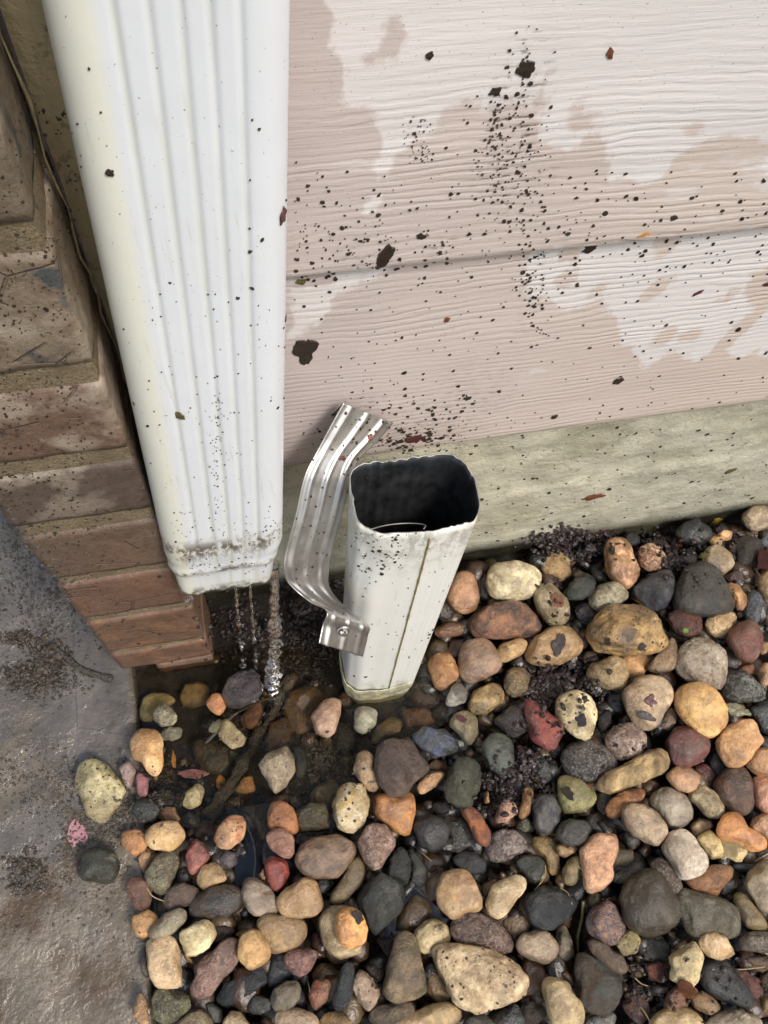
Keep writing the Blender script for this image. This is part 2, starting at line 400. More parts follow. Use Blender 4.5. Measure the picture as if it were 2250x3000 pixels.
# ---------------------------------------------------------------- house wall: foundation and lap siding
fx = [float(v) for v in np.arange(-.13, .8, .005)]+[1.2, 2.6]
fz = [-.12]+[float(v) for v in np.arange(-.05, .232, .005)]+[.24]
V = [(x, .2965-.002/(1+math.exp((z-.105-.02*x)*900))+.0016*fbm((x*30, 0, z*50), 3), z) for z in fz for x in fx]; n = len(fx)
Fc = [(j*n+i, j*n+i+1, (j+1)*n+i+1, (j+1)*n+i) for j in range(len(fz)-1) for i in range(n-1)]
b = len(V); V += [(fx[0], .5, fz[0]), (fx[-1], .5, fz[0]), (fx[-1], .5, fz[-1]), (fx[0], .5, fz[-1])]
Fc.append((b+1, b, b+3, b+2)); Fc.append(tuple([(len(fz)-1)*n+i for i in range(n)])+(b+2, b+3))
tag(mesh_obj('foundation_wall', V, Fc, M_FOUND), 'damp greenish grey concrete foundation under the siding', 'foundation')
K = 1.3562
def wp(pts, y=WALL_Y): return [P(a*K, b*K, 1, y) for a, b in pts]
DRY = [
 [(705, -80), (712, 60), (735, 120), (740, 215), (762, 236), (822, 245), (832, 292), (816, 340), (812, 400), (795, 432), (800, 455), (830, 462), (836, 420), (846, 370), (862, 330), (905, 300), (975, 285), (1005, 240), (1030, 225), (1060, 235), (1090, 245), (1120, 230), (1160, 262), (1180, 305), (1215, 318), (1245, 325), (1262, 300), (1280, 285), (1300, 310), (1312, 370), (1338, 410), (1395, 416), (1440, 390), (1455, 362), (1482, 345), (1500, 330), (1545, 312), (1610, 312), (1650, 322), (1700, 335), (1900, 300), (1900, -80)],
 [(1640, 335), (1648, 365), (1668, 372), (1720, 340), (1700, 320)],
 [(625, 596), (720, 592), (862, 580), (850, 602), (815, 622), (770, 640), (735, 655), (728, 690), (700, 715), (660, 745), (625, 750)],
 [(1128, 552), (1145, 600), (1140, 660), (1155, 682), (1172, 668), (1200, 655), (1222, 662), (1228, 690), (1262, 682), (1290, 650), (1305, 655), (1300, 690), (1335, 705), (1352, 745), (1372, 780), (1400, 797), (1432, 782), (1452, 760), (1485, 772), (1510, 785), (1540, 775), (1560, 745), (1600, 715), (1622, 690), (1612, 650), (1640, 612), (1700, 590), (1900, 560), (1900, 480), (1135, 545)],
 [(1620, 730), (1590, 745), (1560, 770), (1600, 775), (1680, 765), (1700, 700), (1665, 690)],
]
WETSPOT = [(1248, 285, 26, 38), (1262, 330, 14, 24), (1505, 292, 16, 9), (1318, 116, 12, 20), (1190, 210, 13, 26), (1180, 245, 10, 20), (792, 158, 13, 12), (852, 112, 12, 22), (660, 628, 34, 24), (712, 616, 24, 18), (1455, 545, 24, 22), (1242, 560, 20, 24), (1232, 622, 20, 16), (1300, 668, 16, 22), (1442, 735, 22, 18), (1500, 735, 26, 12), (1580, 655, 16, 10), (1425, 640, 18, 14), (1655, 640, 30, 18), (1600, 720, 20, 14)]
GRIME = [(1075, 300, 22, 130, 1.0), (1130, 320, 30, 150, 1.0), (1100, 360, 70, 60, 1.0), (1150, 370, 60, 45, .9), (1135, 150, 22, 70, .8), (1165, 640, 22, 90, .5), (790, 550, 70, 30, .5), (960, 540, 40, 40, .6), (880, 940, 130, 25, 1.0), (1020, 860, 90, 50, .5), (885, 300, 20, 40, .5), (740, 600, 70, 14, .5), (780, 880, 60, 20, .8), (940, 880, 120, 40, .35), (1400, 520, 110, 14, .4)]
def sdf(px, pz, poly):
    d = np.full(px.shape, 1e9); ins = np.zeros(px.shape, bool); n = len(poly)
    for i in range(n):
        ax, az = poly[i]; bx, bz = poly[(i+1) % n]
        ex, ez = bx-ax, bz-az; wx, wz = px-ax, pz-az
        tt = np.clip((wx*ex+wz*ez)/(ex*ex+ez*ez+1e-12), 0, 1)
        d = np.minimum(d, np.hypot(wx-ex*tt, wz-ez*tt))
        c = ((az > pz) != (bz > pz)) & (px < (bx-ax)*(pz-az)/((bz-az) or 1e-12)+ax)
        ins ^= c
    return np.where(ins, d, -d)
dry_w = [[(v.x, v.z) for v in wp(p)] for p in DRY]
def ell(cx, cy, rx, ry):
    c = P(cx*K, cy*K, 1, WALL_Y); a = P((cx+rx)*K, cy*K, 1, WALL_Y); b = P(cx*K, (cy+ry)*K, 1, WALL_Y)
    return c.x, c.z, (a-c).length, (b-c).length
root = empty('lap_siding', (0, WALL_Y, .22), 'beige wood-grain lap siding, patchy wet, splashed with dark mud', 'siding')
bx = [-.12]+[float(v) for v in np.arange(-.10, .80, .004)]+[1.2, 2.6]
zb = .2205; k = 0
while zb < 2.3:
    zt = .405+(k)*.178 if k else .405
    fine = zb < .62
    bz = [float(v) for v in (np.linspace(zb, zt+.02, 52) if fine else np.linspace(zb, zt+.02, 3))]
    xs = bx if fine else [-.12, 2.6]
    def yy(z): return WALL_Y+(z-zb)*.046
    V = []; 
    X, Zz = np.meshgrid(np.array(xs), np.array(bz))
    for z in bz:
        for x in xs: V.append((x, yy(z)+(.0006*fbm((x*9, 1, z*30), 2) if fine else 0), z))
    n = len(xs); nb = len(bz)
    b0 = len(V)
    for x in xs: V.append((x, WALL_Y+.0012, zb-.0018))
    for x in xs: V.append((x, WALL_Y+.0095, zb-.0018))
    Fc = [(j*n+i, j*n+i+1, (j+1)*n+i+1, (j+1)*n+i) for j in range(nb-1) for i in range(n-1)]
    Fc += [(b0+i, b0+i+1, i+1, i) for i in range(n-1)]+[(b0+n+i, b0+n+i+1, b0+i+1, b0+i) for i in range(n-1)]
    o = mesh_obj('board', V, Fc, M_SIDE)
    dr = np.full(X.shape, -.05); gm = np.zeros(X.shape)
    if fine:
        for p in dry_w: dr = np.maximum(dr, sdf(X, Zz, p))
        for e in WETSPOT:
            cx, cz, a, bb = ell(*e); dr = np.minimum(dr, (np.hypot((X-cx)/a, (Zz-cz)/bb)-1)*min(a, bb))
        for e in GRIME:
            cx, cz, a, bb = ell(*e[:4]); gm = np.maximum(gm, e[4]*np.clip(1.5-np.hypot((X-cx)/a, (Zz-cz)/bb), 0, 1))
    for nm, arr in (('dry', dr), ('grime', gm)):
        at = o.data.attributes.new(nm, 'FLOAT', 'POINT'); fl = list(arr.ravel())+[float(v) for v in arr[0]]*2
        at.data.foreach_set('value', fl)
    part(o, root)
    zb = zt; k += 1
# ---------------------------------------------------------------- brick pier
def rbox(bm, x0, x1, y0, y1, z0, z1, bev, tone, lay, disp=.0008, cell=.006):
    """a worn brick: box cut in a grid, rounded and roughened"""
    nx = max(2, int((x1-x0)/cell)); ny = max(2, int((y1-y0)/cell)); nz = max(2, int((z1-z0)/cell))
    c = Vector(((x0+x1)/2, (y0+y1)/2, (z0+z1)/2)); h = Vector(((x1-x0)/2, (y1-y0)/2, (z1-z0)/2))
    cache = {}
    def vert(i, j, k):
        key = (i, j, k)
        if key not in cache:
            p = Vector((x0+(x1-x0)*i/nx, y0+(y1-y0)*j/ny, z0+(z1-z0)*k/nz))-c
            q = Vector([max(-h[a]+bev, min(h[a]-bev, p[a])) for a in range(3)]); d = p-q
            if d.length > 1e-9: p = q+d.normalized()*bev
            p += c
            nrm = (p-q-c) if (p-q-c).length > 1e-9 else (p-c)
            p += nrm.normalized()*disp*fbm(p*70, 4)
            cache[key] = bm.verts.new(p)
        return cache[key]
    def quad(a, b, c_, d):
        f = bm.faces.new((a, b, c_, d)); f.smooth = True
        for l in f.loops: l[lay] = (*tone, 1)
    for i in range(nx):
        for k in range(nz):
            quad(vert(i, 0, k), vert(i+1, 0, k), vert(i+1, 0, k+1), vert(i, 0, k+1))
            quad(vert(i+1, ny, k), vert(i, ny, k), vert(i, ny, k+1), vert(i+1, ny, k+1))
    for j in range(ny):
        for k in range(nz):
            quad(vert(0, j+1, k), vert(0, j, k), vert(0, j, k+1), vert(0, j+1, k+1))
            quad(vert(nx, j, k), vert(nx, j+1, k), vert(nx, j+1, k+1), vert(nx, j, k+1))
    for i in range(nx):
        for j in range(ny):
            quad(vert(i, j, nz), vert(i+1, j, nz), vert(i+1, j+1, nz), vert(i, j+1, nz))
            quad(vert(i, j+1, 0), vert(i+1, j+1, 0), vert(i+1, j, 0), vert(i, j, 0))
pier = empty('brick_pier', (-.1, .26, -.03), 'narrow reddish brown brick pier with sandy mortar left of the downspout', 'brick pier')
bm = bmesh.new(); lay = bm.loops.layers.color.new('tone')
tones = {0: 'B4A090', 1: 'B29E90', 2: 'B4A092', 3: 'B4A094', 4: 'AEA094', 5: 'A49A92', 6: 'B2A296', 7: 'BCB2A6', 8: 'B4ACA0'}
levels = [(-.030, -.003), (.000, .042), (.052, .122), (.1335, .198), (.209, .272), (.286, .340), (.3535, .409), (.4235, .489), (.503, .568)]
for i, (a, b_) in enumerate(levels+[(.582+.074*j, .582+.074*j+.062) for j in range(14)]):
    x0 = -.1385+random.uniform(-.0006, .0006)+(.028 if i == 0 else 0); x1 = -.0605+random.uniform(-.0005, .0005)
    rbox(bm, x0, x1, .232+random.uniform(-.0004, .0004), .286, a, b_, .0022, lin(tones.get(i, '80786a')), lay, cell=.005 if i < 9 else .02)
me = bpy.data.meshes.new('brickwork'); bm.to_mesh(me); bm.free(); me.materials.append(M_BRICK)
o = bpy.data.objects.new('brickwork', me); col.objects.link(o); part(o, pier)
bm = bmesh.new(); lay = bm.loops.layers.color.new('tone')
rbox(bm, -.1370, -.0618, .2339, .288, .002, .60, .002, (.2, .2, .2), lay, .0006, .004)
rbox(bm, -.1352, -.0632, .2355, .288, .603, 1.6, .002, (.2, .2, .2), lay, .0012, .03)
me = bpy.data.meshes.new('mortar'); bm.to_mesh(me); bm.free(); me.materials.append(M_MORTAR)
o = bpy.data.objects.new('mortar', me); col.objects.link(o); part(o, pier)
# trim board with its bead of caulk between the brick and the siding
bm = bmesh.new(); lay = bm.loops.layers.color.new('tone')
rbox(bm, -.057, -.022, .268, .285, .19, 1.6, .003, (.3, .3, .3), lay, .0006, .02)
me = bpy.data.meshes.new('trim_board'); bm.to_mesh(me); bm.free(); me.materials.append(M_TRIM)
trim = bpy.data.objects.new('trim_board', me); col.objects.link(trim)
tag(trim, 'narrow olive stained trim board between brick pier and downspout', 'trim board')
def tube(name, pts, rad, mat, seg=10, rough=0, seed=0, flat=1.0, caps=True):
    V = []; Fc = []; n = len(pts)
    for i, p in enumerate(pts):
        p = Vector(p); a = Vector(pts[max(0, i-1)]); b = Vector(pts[min(n-1, i+1)]); d = (b-a).normalized()
        up = Vector((0, 0, 1)) if abs(d.z) < .9 else Vector((1, 0, 0))
        s = d.cross(up).normalized(); u = s.cross(d)
        r = rad[i] if isinstance(rad, (list, tuple)) else rad
        for k in range(seg):
            an = 2*math.pi*k/seg; q = s*math.cos(an)+u*math.sin(an)*flat
            rr = r*(1+rough*noise.noise(Vector((p.x*90+math.cos(an)*1.6+seed, p.y*90+math.sin(an)*1.6, p.z*90))))
            V.append(p+q*rr)
    for i in range(n-1):
        for k in range(seg): Fc.append((i*seg+k, i*seg+(k+1) % seg, (i+1)*seg+(k+1) % seg, (i+1)*seg+k))
    if caps: Fc.append(tuple(range(seg))[::-1]); Fc.append(tuple((n-1)*seg+k for k in range(seg)))
    return mesh_obj(name, V, Fc, mat)
def smooth_path(pts, m=6):
    pts = [Vector(p) for p in pts]; o = []
    for i in range(len(pts)-1):
        p0 = pts[max(0, i-1)]; p1 = pts[i]; p2 = pts[i+1]; p3 = pts[min(len(pts)-1, i+2)]
        for k in range(m):
            t = k/m
            o.append(.5*((2*p1)+(p2-p0)*t+(2*p0-5*p1+4*p2-p3)*t*t+(3*p1-p0-3*p2+p3)*t**3))
    o.append(pts[-1]); return o
part(tube('caulk', [(-.0575+.001*math.sin(i*1.7), .2665+.0008*math.sin(i*2.3), .20+i*.012) for i in range(60)], [.0005+.0004*noise.noise(Vector((i*.8, 0, 0))) for i in range(60)], M_CAULK, 8, .6), trim)
# ---------------------------------------------------------------- downspout
def ring(Wd, D, r, amp):
    """closed outline, front face (v=0) towards the viewer, with pressed ribs"""
    pts = []
    grooves = [(.28, .017), (.415, .017), (.54, .017), (.655, .017), (.775, .017)]
    def rib(f): return sum(math.exp(-((f-g)/s)**2) for g, s in grooves)
    NF = 72
    for i in range(NF+1):
        f = i/NF; u = -Wd/2+r+(Wd-2*r)*f; pts.append((u, amp*rib((u+Wd/2)/Wd)))
    for i in range(1, 8):
        a = -math.pi/2+math.pi/2*i/8; pts.append((Wd/2-r+r*math.cos(a), r+r*math.sin(a)))
    for i in range(9): pts.append((Wd/2, r+(D-2*r)*i/8))
    for i in range(1, 8):
        a = math.pi/2*i/8; pts.append((Wd/2-r+r*math.cos(a), D-r+r*math.sin(a)))
    for i in range(NF+1):
        u = Wd/2-r-(Wd-2*r)*i/NF; pts.append((u, D-amp*rib((u+Wd/2)/Wd)))
    for i in range(1, 8):
        a = math.pi/2+math.pi/2*i/8; pts.append((-Wd/2+r+r*math.cos(a), D-r+r*math.sin(a)))
    for i in range(9): pts.append((-Wd/2, D-r-(D-2*r)*i/8))
    for i in range(1, 8):
        a = math.pi+math.pi/2*i/8; pts.append((-Wd/2+r+r*math.cos(a), r+r*math.sin(a)))
    return pts
def loft(rings, close=True):
    V = [v for r in rings for v in r]; n = len(rings[0]); Fc = []
    for j in range(len(rings)-1):
        for i in range(n):
            Fc.append((j*n+i, j*n+(i+1) % n, (j+1)*n+(i+1) % n, (j+1)*n+i))
    return V, Fc
bl = P(468, 1615, 1, .216); br = P(838, 1620, 1, .216); tl = P(103, 0, 1, .240); trr = P(868, 0, 1, .240)
zlo = (bl.z+br.z)/2; zhi = (tl.z+trr.z)/2
def spout(z):
    t = (z-zlo)/(zhi-zlo)
    xl = bl.x+(tl.x-bl.x)*t; xr = br.x+(trr.x-br.x)*t
    return xl, xr, .216+.024*t
secs = []
for z, sh, amp in [(.1895, .0058, .0001), (.192, .0056, .0001), (.195, .0054, .0002), (.205, .0048, .0002), (.214, .0042, .0003), (.2195, .0036, .0003), (.2215, .0020, .0003), (.2240, .0016, .0003), (.2262, .0022, .0004), (.231, .0020, .0004), (.236, .0006, .0006), (.240, .0, .0007), (.252, 0, .0009), (.27, 0, .0009), (.30, 0, .0009), (.40, 0, .0009), (.5, 0, .0009), (.65, 0, .0009), (1.2, 0, .0009), (2.0, 0, .0009)]:
    xl, xr, yf = spout(z if z < .7 else .7)
    if z > .7: yf = min(yf, .245)
    Wd = xr-xl-2*sh; cx = (xl+xr)/2-(.001 if z < .23 else 0)
    D = .044-sh*1.2
    pr = ring(Wd, D, .0125-sh*.9, amp)
    rr = []
    for (u, v) in pr:
        zz = z
        if z < .196: zz += .0016*math.sin(u*420)+.0012*noise.noise(Vector((u*200, v*200, 0)))-(.0015 if abs(u+Wd/2) < .012 else 0)
        wob = .0005*noise.noise(Vector((u*60, v*60, z*60)))*(1 if z < .235 else .15)
        rr.append(Vector((cx+u, yf+sh*.6+v+wob, zz)))
    secs.append(rr)
NR = len(secs[0])
V, Fc = loft(secs)
ds = empty('downspout', (-.02, .24, .19), 'white ribbed metal downspout hanging down the wall corner, dripping water', 'downspout')
o = mesh_obj('spout_tube', V, Fc, [M_SPOUT, M_INNER]); part(o, ds)
ag = o.data.attributes.new('groove', 'FLOAT', 'POINT')
gv = [sum(math.exp(-((i/72-g)/.028)**2) for g in (.167, .37, .56, .735, .917)) if i <= 72 else 0 for i in range(NR)]
ag.data.foreach_set('value', [g for sec in secs for g in gv])
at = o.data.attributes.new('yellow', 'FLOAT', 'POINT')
bounce = [1.0 if i > NR-24 else max(0, 1-i/7) for i in range(NR)]  # left corner tinted cream: warm bounced light put into the colour
at.data.foreach_set('value', [min(1, bounce[i]+max(0, (.225-sec[i].z)*20)*.6) for sec in secs for i in range(NR)])
md = o.modifiers.new('s', 'SOLIDIFY'); md.thickness = .0007; md.offset = -1; md.material_offset = 0; md.material_offset_rim = 0
# ---------------------------------------------------------------- standing pipe stub
def z5(x, y): return 780+x/2.2114, 1120+y/2.2114
rim = [(590, 900), (655, 950), (735, 985), (860, 978), (1005, 972), (1180, 935), (1310, 905), (1350, 880), (1378, 800), (1362, 700), (1335, 600), (1290, 525), (1230, 480), (1165, 460), (1040, 470), (930, 482), (840, 498), (760, 508), (680, 512), (600, 540), (545, 590), (540, 680), (560, 790)]
ZT = .272
rw = [P(*z5(*p), 2, ZT) for p in rim]
rs = []
n = len(rw)
for i in range(n):
    p0, p1, p2, p3 = rw[i-1], rw[i], rw[(i+1) % n], rw[(i+2) % n]
    for k in range(8):
        t = k/8; rs.append(.5*((2*p1)+(p2-p0)*t+(2*p0-5*p1+4*p2-p3)*t*t+(3*p1-p0-3*p2+p3)*t**3))
cxm = sum(p.x for p in rs)/len(rs); cym = sum(p.y for p in rs)/len(rs)
xmin = min(p.x for p in rs); xmax = max(p.x for p in rs)
base_c = Vector((.0805, .196, 0)); bsx, bsy = .80, .92
stub = empty('drain_pipe', (base_c.x, base_c.y, 0), 'short open cream white drain pipe standing up out of the stones', 'pipe')
rings = []; NZ = 40
for j in range(NZ+1):
    z = .004+(ZT-.004)*j/NZ; t = z/ZT
    cx = base_c.x+(cxm-base_c.x)*t; cy = base_c.y+(cym-base_c.y)*t
    sx = bsx+(1-bsx)*t; sy = bsy+(1-bsy)*t; rr = []
    for i, p in enumerate(rs):
        d = Vector((p.x-cxm, p.y-cym, 0)); f = (p.x-xmin)/(xmax-xmin)
        x = cx+d.x*sx; y = cy+d.y*sy
        nrm = Vector((d.x/.038**2, d.y/.022**2, 0)).normalized()
        off = 0
        if nrm.y < -.15 or (f > .85 and nrm.y < .3):
            if f > .56:
                off = .0011
                for g in (.66, .72, .78, .84): off -= .0009*math.exp(-((f-g)/.012)**2)
            elif f > .50: off = .0004
        elif nrm.y > .4:
            for g in (.2, .3, .4, .5, .6, .7): off -= .0010*math.exp(-((f-g)/.02)**2)
        elif nrm.x < -.5:
            off -= .0007*math.exp(-((nrm.y)/.25)**2)
        x += nrm.x*off; y += nrm.y*off
        zz = z
        if j == NZ: zz += .0010*noise.noise(Vector((i*.25, 0, 0)))
        if j < 3 and f > .62 and nrm.y < 0: zz += .010*(f-.62)
        dent = .0022*math.exp(-((z-.235)/.03)**2)*math.exp(-((f-.12)/.1)**2)
        rr.append(Vector((x+dent*.5, y+dent, zz)))
    rings.append(rr)
V, Fc = loft(rings)
RB6 = rings[8]; cb = sum(RB6, Vector())/len(RB6)
o = mesh_obj('pipe_body', V, Fc, [M_STUB, M_INNER, M_RIM]); part(o, stub)
md = o.modifiers.new('s', 'SOLIDIFY'); md.thickness = .0008; md.offset = -1; md.material_offset = 1; md.material_offset_rim = 2
# dark seam line where the two halves of the sheet overlap
sp = []
for j in range(2, NZ):
    rr = rings[j]; lo = min((q for q in rr if q.y < base_c.y+(cym-base_c.y)*j/NZ), key=lambda q: abs((q.x-min(a.x for a in rr))/(max(a.x for a in rr)-min(a.x for a in rr))-.553))
    sp.append(lo+Vector((-.0002, -.0004, 0)))
M_SEAM = plain('grime_in_seam', lin('8a7c50'), .6, 0, .5, 200)
part(tube('seam', sp, [.0005+.0004*abs(noise.noise(Vector((i*.5, 3, 1)))) for i in range(len(sp))], M_SEAM, 6, .6), stub)
o = mesh_obj('inside_bottom', [cb+(p-cb)*.94 for p in RB6[::4]], [tuple(range(len(RB6[::4])))], M_INNER, smooth=False); part(o, stub)
part(tube('inner_seam', smooth_path([P(*z5(*q), 2, ZT-dz) for q, dz in (((680, 952), .004), ((760, 930), .010), ((850, 917), .014), ((950, 914), .014), ((1028, 925), .008), ((1020, 950), .003))], 6), .0004, M_RIM, 6), stub)
rings2 = []
for z, s in [(-.05, .90), (-.03, .94), (-.018, .98), (-.004, 1.02), (.006, 1.035), (.014, 1.04), (.019, 1.035), (.0205, 1.02), (.019, 1.005)]:
    rr = []
    for i, p in enumerate(rs):
        d = Vector((p.x-cxm, p.y-cym, 0)); f = (p.x-xmin)/(xmax-xmin)
        k = 1+.01*noise.noise(Vector((i*.2, z*50, 0)))
        rr.append(Vector((base_c.x+d.x*bsx*s*k, base_c.y+.001+d.y*bsy*s*k, z+(.0015*noise.noise(Vector((i*.15, 1, 0))) if z > .02 else 0))))
    rings2.append(rr)
V, Fc = loft(rings2)
o = mesh_obj('drain_adapter', V, Fc, M_BASE); part(o, stub); o['label'] = 'cream yellowed collar round the foot of the pipe'
# ---------------------------------------------------------------- aluminium strap
rows = [((500, 128), (820, 262), .281, .281), ((415, 280), (712, 385), .272, .272), ((330, 440), (600, 500), .262, .262), ((245, 610), (545, 640), .249, .250), ((190, 850), (495, 835), .234, .238),
        ((130, 1080), (432, 1060), .220, .226), ((113, 1195), (404, 1215), .212, .219), ((140, 1300), (410, 1335), .206, .212), ((280, 1425), (505, 1455), .193, .199),
        ((388, 1483), (655, 1572), .1765, .176), ((362, 1575), (655, 1640), .1700, .1700), ((338, 1690), (622, 1775), .1600, .1610)]
L = smooth_path([P(*z5(*a), 1, ya) for a, b, ya, yb in rows], 7); Rr = smooth_path([P(*z5(*b), 1, yb) for a, b, ya, yb in rows], 7)
NU = 48; V = []
for j, (a, b) in enumerate(zip(L, Rr)):
    d = b-a; ja, jb = max(0, j-1), min(len(L)-1, j+1)
    tg = ((L[jb]-L[ja])+(Rr[jb]-Rr[ja])).normalized(); nn = tg.cross(d.normalized()).normalized()
    if (j == 0 and nn.y > 0) or (j and nn.dot(pn) < 0): nn = -nn
    pn = nn
    for i in range(NU+1):
        f = i/NU; hgt = 0
        for g in (.15, .48, .81): hgt += .0017*math.exp(-((f-g)/.045)**2)
        hgt *= 1 if j > 3 else .55+.15*j
        V.append(a+d*f+nn*hgt)
Fc = [(j*(NU+1)+i, j*(NU+1)+i+1, (j+1)*(NU+1)+i+1, (j+1)*(NU+1)+i) for j in range(len(L)-1) for i in range(NU)]
strap = empty('pipe_strap', L[-1], 'bent ribbed bare aluminium pipe strap between the wall and drain pipe', 'pipe strap')
o = mesh_obj('strap_band', V, Fc, M_ALU); part(o, strap)
md = o.modifiers.new('s', 'SOLIDIFY'); md.thickness = .0007; md.offset = -1
# small turned-back ear at the wall end
e0 = P(*z5(500, 128), 1, .2805); e1 = P(*z5(820, 262), 1, .2805); e2 = P(*z5(418, 205), 1, .2845); e3 = P(*z5(452, 262), 1, .2845)
o = mesh_obj('ear', [e0, e1, e1+Vector((-.004, .003, -.010)), e3, e2], [(0, 1, 2, 3, 4)], M_ALU, smooth=False); part(o, strap)
md = o.modifiers.new('s', 'SOLIDIFY'); md.thickness = .0006
# screw on the foot
scp = P(*z5(500, 1605), 1, .1682)
def screw(c, axis_, r, h):
    bm = bmesh.new()
    q = axis_.to_track_quat('Z', 'Y').to_matrix().to_4x4(); q.translation = c
    bmesh.ops.create_cone(bm, cap_ends=True, segments=6, radius1=r*.8, radius2=r*.72, depth=h, matrix=q @ Matrix.Translation((0, 0, h*.7)))
    bmesh.ops.create_cone(bm, cap_ends=True, segments=24, radius1=r*1.35, radius2=r*1.2, depth=h*.3, matrix=q)
    bmesh.ops.bevel(bm, geom=bm.edges[:], offset=r*.06, segments=1, affect='EDGES')
    me = bpy.data.meshes.new('screw'); bm.to_mesh(me); bm.free(); me.materials.append(M_ALU)
    o = bpy.data.objects.new('screw', me); col.objects.link(o); return o
part(screw(scp+Vector((0, -.0008, 0)), Vector((0, -1, .35)).normalized(), .0034, .0026), strap)
